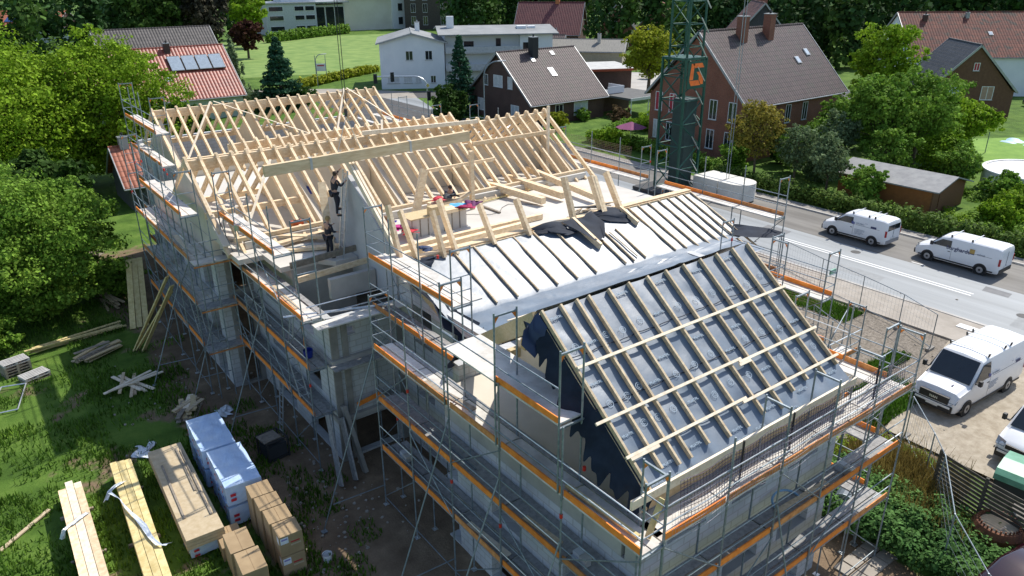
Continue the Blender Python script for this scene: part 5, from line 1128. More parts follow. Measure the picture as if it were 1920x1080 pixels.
# hedges
fx=random.Random(91)
for i,(x,y,h,r,mm,ad) in enumerate(((64.5,40.5,4.6,2.0,lf_mid,'mid green'),(68,33.5,5.6,2.6,lf_mid,'full green'),(73,31,5.0,2.4,lf_bright,'light green'),(79,36,6.5,3.0,lf_mid,'broad green'),(86,36.5,5.0,2.6,lf_bright,'sunlit'),(66.5,43.5,4.0,1.8,lf_dark,'dark'),(80,41.5,5.5,3.0,lf_mid,'tall green'),(63,37.2,3.4,1.5,lf_grey,'silvery'),(70.5,42,5.2,2.4,lf_mid,'dense green'),(88,40.5,4.6,2.4,lf_dark,'dark green'),(61,45,3.2,1.5,lf_mid,'low green'),(69.5,24.2,2.6,1.5,lf_mid,'small green'),(66.5,22.0,2.4,1.8,lf_bright,'low light green'),(62.5,21.5,2.0,1.6,lf_bright,'bushy light green'))):
    tree('shrub',ad+' shrub, '+['left of the cherry trees','behind the garden shed','before the sunny round tree','between the spreading trees','at the edge of the bright lawn','under the brick house windows','behind the spreading trees','beside the orange-leaved tree','at the corner of the large brick house','before the brick gable house','at the hedge end by the crane','between shed and white pool','before the white pool','in front of the garden shed'][i],'shrub',x,y,h,r,mm,int(2600*r),.24,100+i,.08,'bush',26,group=G2)
def hedge(label,pts,w,h,m,dens=260,size=.22,seed=1,name='hedge'):
    L=Leaves(seed); g=L.rng; base=(pts[0][0],pts[0][1],gzz(*pts[0]))
    for a,b in zip(pts,pts[1:]):
        a=np.array(a,float); b=np.array(b,float); d=b-a; l=np.linalg.norm(d); k=max(1,int(l/.6)); n=np.array([-d[1],d[0]])/l
        for i in range(k):
            c=a+d*(i+.5)/k; hh=h*(.85+.3*g.random())
            for s in (-1,1): q=c+n*s*w*.25+g.normal(size=2)*.08; L.puff((q[0],q[1],.5+hh*.5),(.45,w*.32 if abs(d[0])>abs(d[1]) else .5,hh*.52),int(dens/2),size,up=.6,shell=.5)
    T=thing(name,label,'hedge',base); L.build('foliage',m,T,base)
    mb=MB()
    for a,b in zip(pts,pts[1:]):
        l=math.dist(a,b)
        for i in range(int(l/1.2)+1): t=i*1.2/l; x=a[0]+(b[0]-a[0])*t; y=a[1]+(b[1]-a[1])*t; mb.tube((x,y,.4),(x+.1,y,.5+h*.6),.04,4)
    o=mb.build('stems',bark,T,base); o['kind']='stuff'; return T
hedge('long clipped hedge along the road behind the parked vans',[(56.5,-2),(56.7,44)],1.7,1.5,leafmat('leaf_hedge',(.06,.11,.02),(.14,.22,.04)),230,.24,50)
hedge('dark clipped hedge in front of the large brick house',[(58.5,44.5),(60.6,62)],1.4,1.5,lf_mid,170,.26,51)
hedge('green hedge between the lawn and the carport',[(60.6,63),(68,66.5)],1.2,1.3,lf_mid,130,.28,52)
hedge('dark hedge in front of the school',[(78,217),(112,236)],2,3,lf_mid,90,.6,53)
hedge('rough hedge along the lower edge of the meadow',[(50,126),(71,139)],2.2,1.5,lf_yel,120,.45,54)
hedge('garden hedge behind the purple parasol',[(58.6,57),(59.2,64)],1.2,1.4,lf_bright,130,.26,55)
random.seed(77)
L=Leaves(60)
for i in range(230):
    x=random.uniform(57.8,70); y=random.uniform(8,37); 
    if 59.5<x<67.5 and 24<y<36.5: continue
    L.puff((x,y,.55),(random.uniform(.4,1),random.uniform(.4,1),random.uniform(.25,1.0)),150,.22,up=.7,shell=.4)
tag(L.build('garden_undergrowth',lf_mid),'mixed green undergrowth filling the garden behind the road hedge',kind='stuff')
L=Leaves(61)
for i in range(60):
    x=random.uniform(57.8,63); y=random.uniform(8,30); L.puff((x,y,.6),(.6,.6,.5),120,.2,up=.9,shell=.4)
tag(L.build('meadow_weeds',lf_bright),'sunlit light green weeds between hedge and shed',kind='stuff')
# thicket on the right, weeds, dry grass
L=Leaves(62)
for i in range(420):
    x=random.uniform(21.8,25.6); y=random.uniform(4.6,12.6); 
    if x>26.3-abs(y-9)*.35 : continue
    if y<9.3 and x<22.2 : continue
    L.puff((x,y,.45+random.uniform(0,.5)),(random.uniform(.25,.5),random.uniform(.25,.5),random.uniform(.25,.55)),95,.13,up=.9,shell=.45)
tag(L.build('bramble_thicket',lf_weed),'dense green bramble thicket below the right scaffold corner',kind='stuff')
L=Leaves(63)
for i in range(150): x=random.uniform(24.2,28.6); y=random.uniform(8.6,13.0); L.puff((x,y,.3),(.35,.35,.4),60,.14,up=1.2,shell=.3)
tag(L.build('tall_weeds',lf_bright),'bright green weeds along the mesh fence by the gravel',kind='stuff')
def blades(name,label,m,spots,n,h,seed,w=.012):
    rng=np.random.default_rng(seed); P=[]
    for (cx,cy,sx,sy,k) in spots:
        x=rng.uniform(cx-sx,cx+sx,k); y=rng.uniform(cy-sy,cy+sy,k); z=np.array([gz(a,b) for a,b in zip(x,y)]); a=rng.uniform(0,6.28,k); hh=h*(.4+rng.random(k)); le=rng.normal(size=(k,2))*.25*hh[:,None]
        ww=w*(1+rng.random(k)); b0=np.stack([x-np.cos(a)*ww,y-np.sin(a)*ww,z],1); b1=np.stack([x+np.cos(a)*ww,y+np.sin(a)*ww,z],1); t1=np.stack([x+le[:,0]+np.cos(a)*ww*.3,y+le[:,1]+np.sin(a)*ww*.3,z+hh],1); t0=np.stack([x+le[:,0]-np.cos(a)*ww*.3,y+le[:,1]-np.sin(a)*ww*.3,z+hh],1); P.append(np.stack([b0,b1,t1,t0],1))
    L=Leaves(0); L.P=P; o=L.build(name,m); tag(o,label,kind='stuff'); return o
blades('dry_grass','tall dry yellow grass stems beside the mesh fence',lf_dry,[(26.3,10.2,1.3,2.0,5000),(24.6,8.2,.6,1.5,1200)],0,.9,1,.012)
gspots=[]
for i in range(260):
    x=random.uniform(-9,6.6); y=random.uniform(18,62); gspots.append((x,y,random.uniform(.5,1.6),random.uniform(.5,1.6),170))
for i in range(40): gspots.append((random.uniform(5.5,9.2),random.uniform(17,32),.5,.6,120))
blades('grass','short grass tufts over the garden on the left',leafmat('leaf_grass',(.05,.115,.012),(.14,.25,.03),.2),gspots,0,.2,2,.02)
blades('grass','grass patches on the gravel near the road',leafmat('leaf_grass2',(.06,.14,.015),(.14,.28,.03),.2),[(31,13.6,2.4,1.2,5000),(38.2,23.5,1.0,4.5,5000),(34.5,15.2,1.6,.5,1500)],0,.22,3,.02)
# forest
L=Leaves(70); L2=Leaves(71); rng=np.random.default_rng(5)
def frow(a,b,n,h,r,dep,seed):
    for i in range(n):
        t=(i+rng.random())/n; x=a[0]+(b[0]-a[0])*t+rng.normal()*dep; y=a[1]+(b[1]-a[1])*t+rng.normal()*dep; hh=h*(.8+.4*rng.random()); rr=r*(.8+.5*rng.random()); Q=L2 if rng.random()<.3 else L
        for k in range(9): 
            an=rng.uniform(0,6.28); q=rr*rng.uniform(.2,.8); zz=hh*rng.uniform(.2,.95); Q.puff((x+q*math.cos(an)*(1-.5*zz/hh),y+q*math.sin(an)*(1-.5*zz/hh),zz),(rr*.45,rr*.45,rr*.6),62,1.15,shell=.5)
frow((-60,330),(70,430),34,22,6,14,1); frow((60,420),(185,330),40,27,6.5,10,2); frow((140,268),(200,180),34,25,6,8,3); frow((165,255),(215,185),30,30,6.5,8,4); frow((196,186),(255,95),44,26,6,9,5); frow((122,128),(168,100),14,15,5,5,11); frow((150,118),(196,78),24,24,6,7,12); frow((140,92),(150,72),5,12,4,4,13); frow((172,96),(205,60),20,26,6,7,14); frow((18,160),(60,240),26,15,5,10,17); frow((-40,150),(10,200),26,15,5,10,18); frow((118,175),(160,190),18,18,5,7,19); frow((225,190),(290,95),40,34,7,9,6); frow((175,285),(250,235),20,32,7,8,7); frow((250,110),(285,55),24,28,7,8,8); frow((-70,250),(15,330),16,18,6,9,9)
o=L.build('forest',lf_forest); tag(o,'dark wooded hillside closing the view behind the houses',kind='stuff')
o=L2.build('forest',lf_forest2); tag(o,'lighter green crowns scattered in the dark wooded hillside',kind='stuff')
# ------------------------------------------------ houses
frm=mat('window_frame',(.75,.75,.74),.5); blind=mat('window_blind',(.55,.56,.56),.7); gut=mat('zinc_gutter',(.35,.36,.37),.5,metal=.4)
def _w(): pass
def window(T,face,s,z,w,h,L,D,fm=None,pm=None,bars=1,sill=True):
    fm=fm or frm; pm=pm or glass
    def q(a,dep,zz): return {'f':(a,-dep,zz),'l':(-dep,a,zz),'r':(L+dep,a,zz),'b':(a,D+dep,zz)}[face]
    def bx(mb,a0,a1,d0,d1,z0,z1):
        p=q(a0,d0,z0); r=q(a1,d1,z1); mb.box(min(p[0],r[0]),max(p[0],r[0]),min(p[1],r[1]),max(p[1],r[1]),z0,z1)
    t=.07; mb=MB(); a0,a1=s-w/2,s+w/2
    bx(mb,a0,a1,.004,.05,z,z+t); bx(mb,a0,a1,.004,.05,z+h-t,z+h); bx(mb,a0,a0+t,.004,.05,z+t,z+h-t); bx(mb,a1-t,a1,.004,.05,z+t,z+h-t)
    for k in range(bars): m_=a0+w*(k+1)/(bars+1); bx(mb,m_-.03,m_+.03,.004,.045,z+t,z+h-t)
    fr=mb.build('window',fm,T); mb=MB(); bx(mb,a0+t,a1-t,.003,.02,z+t,z+h-t); mb.build('pane',pm,fr)
    if sill: mb=MB(); bx(mb,a0-.06,a1+.06,.004,.12,z-.06,z); mb.build('sill',gut,fr)
def house(name,label,x,y,rz,L,D,ze,zr,wm,rm,wins=(),chim=(),sky=(),ov=.45,cat='house',ridge=.5,gutter=True,z0=.48,rl=0):
    T=thing(name,label,cat,(x,y,z0),R(rz)); yr=D*ridge
    for face,(a,b) in dict(f=((0,0),(L,.3)),b=((0,D-.3),(L,D))).items():
        mb=MB(); mb.box(a[0],b[0],a[1],b[1],-.4,ze); mb.build('wall',wm,T)
    for x0 in (.0,L-.3):
        mb=MB(); mb.poly([(x0,.3,-.4),(x0,D-.3,-.4),(x0,D-.3,ze+.0),(x0,yr,zr-.02),(x0,.3,ze)],0,(.3,0,0)); mb.build('wall',wm,T)
    s1=(zr-ze)/yr; s2=(zr-ze)/(D-yr)
    for k,(ya,za,yb,zb) in enumerate(((-ov,ze-ov*s1,yr,zr),(D+ov,ze-ov*s2,yr,zr))):
        mb=MB(); mb.poly([(-ov-rl,ya,za+.06),(-ov-rl,yb,zb+.06),(-ov-rl,yb,zb+.2),(-ov-rl,ya,za+.2)],0,(L+2*ov+rl,0,0)); mb.build('roof',rm,T)
        if gutter: mb=MB(); mb.tube((-ov,ya-.05 if k==0 else ya+.05,za+.08),(L+ov,ya-.05 if k==0 else ya+.05,za+.08),.07,6); mb.build('gutter',gut,T)
    mb=MB(); mb.tube((-ov-rl,yr,zr+.17),(L+ov,yr,zr+.17),.13,6); mb.build('ridge_tiles',rm,T)
    for e in (-ov-.02-rl,L+ov-.06):
        mb=MB()
        mb.beam((e+.04,-ov,ze-ov*s1+.1),(e+.04,yr,zr+.1),.08,.24); mb.beam((e+.04,D+ov,ze-ov*s2+.1),(e+.04,yr,zr+.1),.08,.24); mb.build('verge',gut,T)
    for w in wins: window(T,*w[:5],L,D,**(w[5] if len(w)>5 else {}))
    for (s,d,w,h,cm) in chim:
        yy=yr-d; zz=zr-abs(d)*s1; mb=MB(); mb.box(s-w/2,s+w/2,yy-w/2,yy+w/2,zz-.6,zz+h); c=mb.build('chimney',cm,T); mb=MB(); mb.box(s-w/2-.05,s+w/2+.05,yy-w/2-.05,yy+w/2+.05,zz+h,zz+h+.08); mb.build('chimney_cap',gut,c); mb=MB(); mb.tube((s,yy,zz+h+.08),(s,yy,zz+h+.4),.12,8); mb.build('chimney_pot',black if cm!=white else gut,c)
    for (s,t,w,h,sm) in sky:
        yy=yr*(1-t); zz=ze+yy*s1; n=Vector((0,-s1,1)).normalized(); u=Vector((0,1,s1)).normalized(); c=Vector((s,yy,zz))+n*.24; mb=MB(); p=[c-Vector((w/2,0,0))-u*h/2,c+Vector((w/2,0,0))-u*h/2,c+Vector((w/2,0,0))+u*h/2,c-Vector((w/2,0,0))+u*h/2]
        mb.poly(p,0,-n*.2); f=mb.build('skylight',gut,T); mb=MB(); mb.poly([c+(q-c)*.82+n*.01 for q in p],0,n*.01); mb.build('pane',sm,f)
    return T
skyg=mat('painted_sky_glass',(.45,.52,.58),.1,spec=1); redcur=mat('red_curtain',(.4,.03,.05),.7)  # pale pane colour has the sky's reflection painted in
W=lambda f,s,z,w,h,**k:(f,s,z,w,h,k)
house('house','dark brick house with brown tiled roof and black chimney, right of the spruce',59,74.3,0,12.3,13.6,2.9,8.4,brickd,dkroof,
  [W('l',4.4,4.2,1.0,1.5,pm=blind),W('l',7.0,4.2,2.0,1.5,pm=blind),W('l',9.7,4.2,.9,1.4),W('l',3.4,.8,1.7,1.5,pm=skyg),W('l',11,.8,1.4,1.6,pm=blind),W('f',8.2,.7,2.4,1.7,pm=skyg),W('f',4.5,.7,1.3,1.7)],
  [(5.0,.8,.95,2.4,mat('black_slate',(.02,.02,.022),.6))],[(6.2,.47,.9,1.5,skyg),(4.4,.2,.6,.7,skyg),(8.2,.1,.6,.7,skyg)])
house('house','large red brick farmhouse with long brown roof and two brick chimneys, behind the crane',63.3,46,0,17,12.6,5.9,12.2,brick,dkroof,
  [W('l',1.5,3.9,1.0,2.0),W('l',3.9,3.9,1.0,2.0),W('l',9.3,3.9,1.0,2.0,pm=redcur),W('l',11.3,3.9,1.0,2.0,pm=redcur),W('l',1.7,.9,1.0,2.0),W('l',4.0,.9,1.0,2.0),W('l',9.5,.9,1.0,2.0),W('l',11.4,.9,1.0,2.0,pm=blind),W('f',7.2,3.3,.9,1.9),W('f',10.2,3.3,.9,1.9),W('l',6.3,8.2,.7,1.0)],
  [(5.4,.9,.9,2.3,brick),(9.9,.9,.9,2.4,brick)],[(12.2,.52,.7,.9,skyg),(14.6,.42,.7,.9,skyg)])
def arch(T): pass
rt=house('house','house with bright red tiled roof and four solar collectors, behind the left trees',14,106,0,19.8,14,3.0,8.7,mat('pale_green_render',(.42,.46,.38),.9),redtile,[W('f',17,.8,1.6,1.3)],[(12.6,.6,.7,1.2,brickd)],[(11.2,.62,.8,1.0,skyg)],gutter=True)
n=Vector((0,-5.7/7,1)).normalized(); u=Vector((0,1,5.7/7)).normalized()
for k in range(4):
    c=Vector((12.9+k*1.8,4.5,3.0+4.6*5.7/7))+n*.35; mb=MB(); p=[c+Vector((a*.84,0,0))+u*(b*1.35) for a,b in ((-1,-1),(1,-1),(1,1),(-1,1))]; mb.poly(p,0,-n*.1); f=mb.build('solar_collector',MT['dark_steel'],rt); mb=MB(); mb.poly([c+(q-c)*.93+n*.005 for q in p],0,n*.008); mb.build('pane',mat('collector_glass',(.3,.36,.42),.15,spec=1),f)
house('house','dark grey roof rising just behind the bright red tiled house',20,119.8,0,15.5,8,7.4,10.6,brickd,tilemat('grey_brown_tiles',(.06,.055,.052),(.1,.09,.085),.4,.4,.7))
house('barn','small grey gabled outbuilding with orange tiles at the far scaffold corner',11.3,68.5,0,6,6.4,2.2,4.7,mat('dark_render',(.07,.075,.08),.9),tilemat('orange_tiles',(.3,.09,.05),(.45,.16,.09),.35,.35),chim=[(.8,.0,.7,.9,conc)],cat='barn',z0=0)
# white house, two wings
gr=mat('light_grey_roofing',(.2,.21,.21),.8,c2=(.27,.28,.28),scale=.4)
house('house','gabled white wing of the big white house, with low grey roof',69.4,110.7,61,13,10.6,7.3,8.7,whitew,gr,
  [W('l',2.6,4.6,1.2,1.5),W('l',5.8,4.6,1.2,1.5),W('l',8.6,1.0,2.0,1.0,pm=blind),W('l',6.2,1.0,1.4,1.0,pm=blind),W('l',4.5,1.0,1.0,1.0,pm=blind),W('l',2.0,.9,.9,1.2)],chim=[(9,1.2,.8,1.6,white)],ov=.5)
T=thing('white_block','flat-roofed white wing with balconies, between the spruce and the brown-roofed house','house',(69.6,110.6,.48),R(-29))
mb=MB(); mb.box(0,18,1.6,15,-.4,8.4); mb.box(12.5,18,0,1.6,-.4,8.4); mb.build('wall',whitew,T)
mb=MB(); mb.poly([(-1.2,-.9,8.4),(18.9,-.9,8.4),(18.9,7.5,9.3),(-1.2,7.5,9.3)],0,(0,0,.18)); mb.build('roof',gr,T); mb=MB(); mb.poly([(-1.2,7.55,9.3),(18.9,7.55,9.3),(18.9,15.8,8.4),(-1.2,15.8,8.4)],0,(0,0,.18)); mb.build('roof',gr,T)
for z in (2.7,5.5): mb=MB(); mb.box(0,12.4,-.3,1.55,z,z+.15); mb.box(0,12.4,-.35,-.2,z+.15,z+1.1); mb.build('balcony',mat('balcony_board',(.5,.5,.5),.8),T)
for f,s,z,w,h in (('f',9,5.8,1.0,2.0),('f',4,5.8,1.8,1.6),('f',14.2,5.7,2.6,1.5),('f',9.5,3,1.0,2.1),('f',3,3,2.0,1.5),('f',15.5,2.9,1.6,1.4),('r',3,5.8,1.6,1.2),('r',6,5.8,1.6,1.2),('r',9,5.8,1.6,1.2)):
    off=1.6 if f=='f' and s<12.5 else 0
    mb=MB()
    if f=='f': mb.box(s-w/2,s+w/2,off-.06,off-.003,z,z+h)
    else: mb.box(18.003,18.06,s-w/2,s+w/2,z,z+h)
    fr=mb.build('window',frm,T); mb=MB()
    if f=='f': mb.box(s-w/2+.08,s+w/2-.08,off-.09,off-.062,z+.08,z+h-.08)
    else: mb.box(18.062,18.09,s-w/2+.08,s+w/2-.08,z+.08,z+h-.08)
    mb.build('pane',glass,fr)
for s,yy,w,h,m in ((.6,5,1.2,2.1,white),(12.5,3.5,1.6,.5,whitew),(14.5,3.9,1.2,.45,whitew)): mb=MB(); mb.box(s,s+w,yy,yy+w,8.3,9.0+h); mb.build('roof_box',m,T)
house('house','low house with corrugated roof behind the brown-roofed one',91,109.3,-50,13,8,4.8,6.4,mat('ochre_render',(.35,.32,.24),.9),mat('corrugated_sheet',(.16,.155,.14),.8,c2=(.27,.255,.22),scale=2,stretch=(6,.4,1)),[W('r',3,1.5,1.6,1.0)],[(8.5,1.2,.6,1.6,conc)],cat='house')
T=thing('flat_garage','flat-roofed garage with red fascia beside the yellow-green tree','garage',(85.5,93.0,.48),R(-25))
mb=MB(); mb.box(0,7.5,.2,10,-.4,3.0); mb.build('wall',brickd,T); mb=MB(); mb.box(-.4,8.2,-.2,10.5,3.0,3.35); mb.build('fascia',mat('red_fascia',(.35,.07,.03),.7),T); mb=MB(); mb.box(-.3,8.1,-.1,10.4,3.35,3.4); mb.build('roof',mat('flat_roof_gravel',(.42,.42,.41),.9,c2=(.52,.52,.5),scale=1),T)
T=thing('carport','white-edged flat carport at the right end of the brown-roofed house','carport',(72,71.5,.48))
mb=MB(); mb.box(0,7,-1.5,6,2.5,2.75); mb.build('roof',mat('felt_roof',(.1,.1,.1),.9,c2=(.14,.14,.13),scale=2),T); mb=MB(); mb.box(-.05,7.05,-1.6,-1.5,2.45,2.8); mb.build('fascia',white,T)
for a in (0.2,3.4,6.7): mb=MB(); mb.box(a,a+.1,-1.4,-1.3,0,2.5); mb.build('post',white,T)
mb=MB(); mb.box(.5,6.8,5.5,5.8,0,2.5); mb.build('rear_wall',brickd,T)
T=thing('balcony_box','white terrace balustrade above the carport','balcony',(72.2,74.5,3.3)); mb=MB(); mb.box(0,3,0,.1,0,.9); mb.box(2.9,3,.1,3,0,.9); mb.build('panel',white,T); mb=MB(); mb.box(0,2.9,.1,3,-.02,.08); mb.build('floor',gr,T)
house('house','brick house with dark slate roof and facing gable, behind the cherry trees',110.5,40,45,10,10.3,3.6,9.0,mat('brown_brick',(.13,.065,.04),.9,c2=(.17,.085,.05),scale=3),dkroof2,[W('l',3.2,2.4,1.5,1.7,pm=mat('salmon_blind',(.4,.27,.2),.7)),W('l',7.1,2.4,1.5,1.7,pm=skyg),W('l',5.1,6.0,.7,1.0,pm=redcur)],ov=.3)
house('farmhouse','long white farmhouse with mossy red roof at the right edge',119.5,58,-41,28,16,5.8,11.6,whitew,orroof,[W('f',6,2.6,1.6,1.8),W('f',11,3.2,1.4,1.8),W('f',12,.2,3.2,1.8),W('f',18,3.2,1.4,1.8),W('f',21,.8,1.6,1.6),W('l',6,5,1.0,1.2,pm=blind)],[(3.5,1.5,.6,.9,brickd),(10,1.0,.5,.8,gut)],[(12.5,.5,.6,.8,skyg)],ov=.3)
house('house','wine-red tiled house with orange chimney under the dark forest',111.5,147,-50,15,13,4.8,11.2,brickd,tilemat('wine_tiles',(.13,.035,.035),(.19,.055,.05),.4,.4,.6),[W('f',5,1.5,1.4,1.3)],[(9,0,.9,2.2,mat('orange_brick',(.45,.16,.06),.8))])
house('house','small annex with steep roof before the wine-red tiled house',108,136,-50,4.6,5,3.2,6.4,whitew,tilemat('pink_tiles',(.24,.12,.1),(.33,.18,.15),.4,.4,.6))
house('house','brick house with slate roof and white verge right of the wine-red one',141,149,-140,8,9,5,10.5,brick,dkroof2,[W('l',3,5.2,1.4,1.6,pm=skyg),W('r',4,5.2,1.4,1.6,pm=skyg)])
house('house','red brick house with red verges, gable to the camera, left of the crane',151.5,131.5,40,12,11,4.8,11.2,brick,tilemat('salmon_tiles',(.3,.11,.07),(.4,.16,.11),.4,.4),[W('l',3.5,3.5,1.5,1.6,pm=skyg),W('l',7.5,3.5,1.5,1.6,pm=skyg)])
house('house','slate-roofed house half hidden behind the crane mast',162,128,-45,14,10,5,10,brickd,dkroof2)
house('house','dark slate-clad gable house with brick chimneys before the maple',128,84,45,15,12,5.2,12.4,mat('slate_cladding',(.035,.035,.042),.7,c2=(.055,.055,.062),scale=4),tilemat('brownred_tiles',(.13,.055,.045),(.19,.085,.065),.4,.4),chim=[(4,.5,.9,1.8,brick),(9,.5,.9,1.8,brick)])
house('house','small house with blue-grey roof and white gable before the forest',180,126,-20,8,8,4,8.5,whitew,mat('blue_slate',(.16,.19,.24),.5))
house('house','grey-roofed low building before the wine-red tiled house',93,139,-50,20,7,3.0,5.6,whitew,tilemat('faded_tiles',(.1,.07,.065),(.15,.1,.09),.4,.4))
# old brick school, modern school
T=house('old_school','old dark brick school with tall windows in front of the forest',134,238,-38,28,16,13,19,mat('grey_brown_brick',(.07,.055,.045),.9,c2=(.1,.08,.065),scale=2),dkroof2,[W('f',s,z,1.6,2.8,fm=frm,bars=1) for s in (3,7,13,17,21,25) for z in (1.5,5.5,9.3)],cat='school')
T=thing('modern_school','modern white and grey school building with ribbon windows beyond the meadow','school',(88,243,.48),R(-6))
def bxp(name,m,*b,par=T): mb=MB(); mb.box(*b); return mb.build(name,m,par)
cream=mat('cream_cladding',(.68,.64,.52),.8,c2=(.76,.72,.6),scale=.3); gp=mat('grey_panel',(.5,.52,.52),.8); 
bxp('wall',gp,0,16,0,14,0,9.2); bxp('wall',gp,16,26,2,14,0,8.6); bxp('roof',gut,-.4,27,-.4,15,9.2,9.6)
bxp('wall',cream,27,44,6,22,0,9.8); bxp('wall',white,44,54,5,22,0,10.4); bxp('roof',gr,26.6,54.6,4.6,22.6,10.4,10.8); bxp('wall',white,6,17,3,12,9.6,13.6); bxp('roof',gut,5.6,17.4,2.6,12.4,13.6,13.9)
for z in (1.2,4.3,7.0):
    for x0 in (9,12.4): w=bxp('window',frm,x0,x0+3.1,-.1,-.004,z,z+1.5); bxp('pane',glass,x0+.12,x0+2.98,-.14,-.102,z+.12,z+1.38,par=w)
    w=bxp('window',frm,1,5.5,-.1,-.004,z,z+1.5); bxp('pane',glass,1.12,5.38,-.14,-.102,z+.12,z+1.38,par=w)
for x0 in (16.4,19.6,22.8): w=bxp('window',frm,x0,x0+3.0,1.9,1.996,.6,8.0); bxp('pane',glass,x0+.12,x0+2.88,1.86,1.898,.7,7.9,par=w)
for z in (1.4,5.8):
    for x0 in (46,48.6,51.2): w=bxp('window',frm,x0,x0+1.8,4.9,4.996,z,z+2.6); bxp('pane',glass,x0+.12,x0+1.68,4.86,4.898,z+.12,z+2.48,par=w)
# top left roofs
tl=house('house','orange-roofed house with blue solar panels at the top left corner',14,300,-40,28,14,3.4,7.4,brickd,tilemat('orange_tiles_far',(.4,.12,.06),(.5,.18,.09),.5,.5))
n=Vector((0,-4/7,1)).normalized(); u=Vector((0,1,4/7)).normalized()
for k in range(6): c=Vector((12+k*2.3,3.2,3.4+3.2*4/7))+n*.4; mb=MB(); mb.poly([c+Vector((a*1.1,0,0))+u*(b*1.9) for a,b in ((-1,-1),(1,-1),(1,1),(-1,1))],0,-n*.08); mb.build('solar_panel',mat('blue_panel',(.03,.07,.22),.2,spec=1),tl)
house('house','brown gabled house with orange roof edge behind the huge tree',44,286,-70,16,14,3.2,8.2,mat('tan_gable',(.17,.13,.08),.9),MT.get('x') or tilemat('orange_tiles_far2',(.36,.11,.06),(.45,.16,.09),.5,.5))
house('house','dark red steep-roofed white house left of the dark trees',53,254,-60,13,9,5,11,whitew,tilemat('maroon_tiles',(.15,.03,.03),(.2,.05,.045),.5,.5))
T=thing('flat_hall','long flat grey hall with pink vent pipes behind the huge tree','hall',(27,262,.48),R(-5)); bxp('wall',gp,0,32,0,10,0,3.2,par=T); bxp('roof',dkroof2,-.4,32.4,-.4,10.4,3.2,3.5,par=T)
for x0 in (17,21,25): mb=MB(); mb.tube((x0,6,3.5),(x0,6,5.8),.5,8); mb.build('vent_pipe',mat('pink_vent',(.55,.25,.22),.7),T)
# garden shed with felt roof, pool, lawn things
T=thing('garden_shed','wooden garden shed with grey felt gable roof behind the hedge','shed',(60.4,25.8,.45))
swood=mat('shed_boards',(.14,.06,.025),.85,c2=(.2,.09,.04),scale=3,stretch=(1,1,8)); felt=mat('grey_felt',(.24,.24,.24),.9,c2=(.32,.32,.31),scale=1.5)
mb=MB(); mb.poly([(.3,0,0),(5.6,0,0),(5.6,0,2.0),(2.95,0,2.7),(.3,0,2.0)],0,(0,.12,0)); mb.build('wall',swood,T); mb=MB(); mb.box(.3,.42,.12,8,0,2.05); mb.build('wall',mat('orange_boards',(.3,.11,.03),.8),T); mb=MB(); mb.box(5.48,5.6,.12,8,0,2.05); mb.build('wall',swood,T)
for a,b in (((0,1.95),(2.95,2.75)),((5.9,1.95),(2.95,2.75))): mb=MB(); mb.poly([(a[0],-.5,a[1]),(b[0],-.5,b[1]),(b[0],-.5,b[1]+.1),(a[0],-.5,a[1]+.1)],0,(0,9,0)); mb.build('roof',felt,T)
mb=MB(); mb.box(1.3,2.5,-.05,-.003,.1,1.9); mb.build('door',swood,T)
T=thing('pool','round white walled pool with pale cover at the right edge','pool',(75.0,23.7,.5)); mb=MB(); mb.lathe([(4.2,0),(4.2,1.7),(4.3,1.72),(4.3,1.85),(4.0,1.85)],n=40); mb.build('wall',whitew,T,smooth=False); mb=MB(); mb.lathe([(4.0,1.8),(2,1.84),(.01,1.86)],n=40); mb.build('cover',mat('pale_cover',(.45,.47,.5),.5,c2=(.68,.69,.7),scale=1),T)
T=thing('solar_mat','dark blue panel leaning against the white pool','panel',(69.2,22.0,.5)); mb=MB(); mb.poly([(0,0,.1),(2.6,-.6,.1),(3.0,.4,1.5),(.4,1.0,1.5)],0,(0,0,.06)); mb.build('sheet',mat('dark_blue_sheet',(.02,.03,.07),.3),T)
tarp('tarpaulin','pale blue pool tarpaulin on the bright lawn',94,98.5,30.5,35.5,.4,mat('pale_blue_tarp',(.3,.5,.62),.5,c2=(.45,.65,.75),scale=1),.35,41)
T=thing('panel_fence','grey panel fence beside the brick gable','fence',(110,37.5,.5),R(-30)); 
for k in range(5): mb=MB(); mb.box(k*1.9,k*1.9+1.8,0,.05,0,1.7); mb.build('panel',mat('grey_panel_fence',(.12,.12,.13),.8),T)
T=thing('parked_car','dark car parked before the white farmhouse','car',(124,41,.5),R(-50))
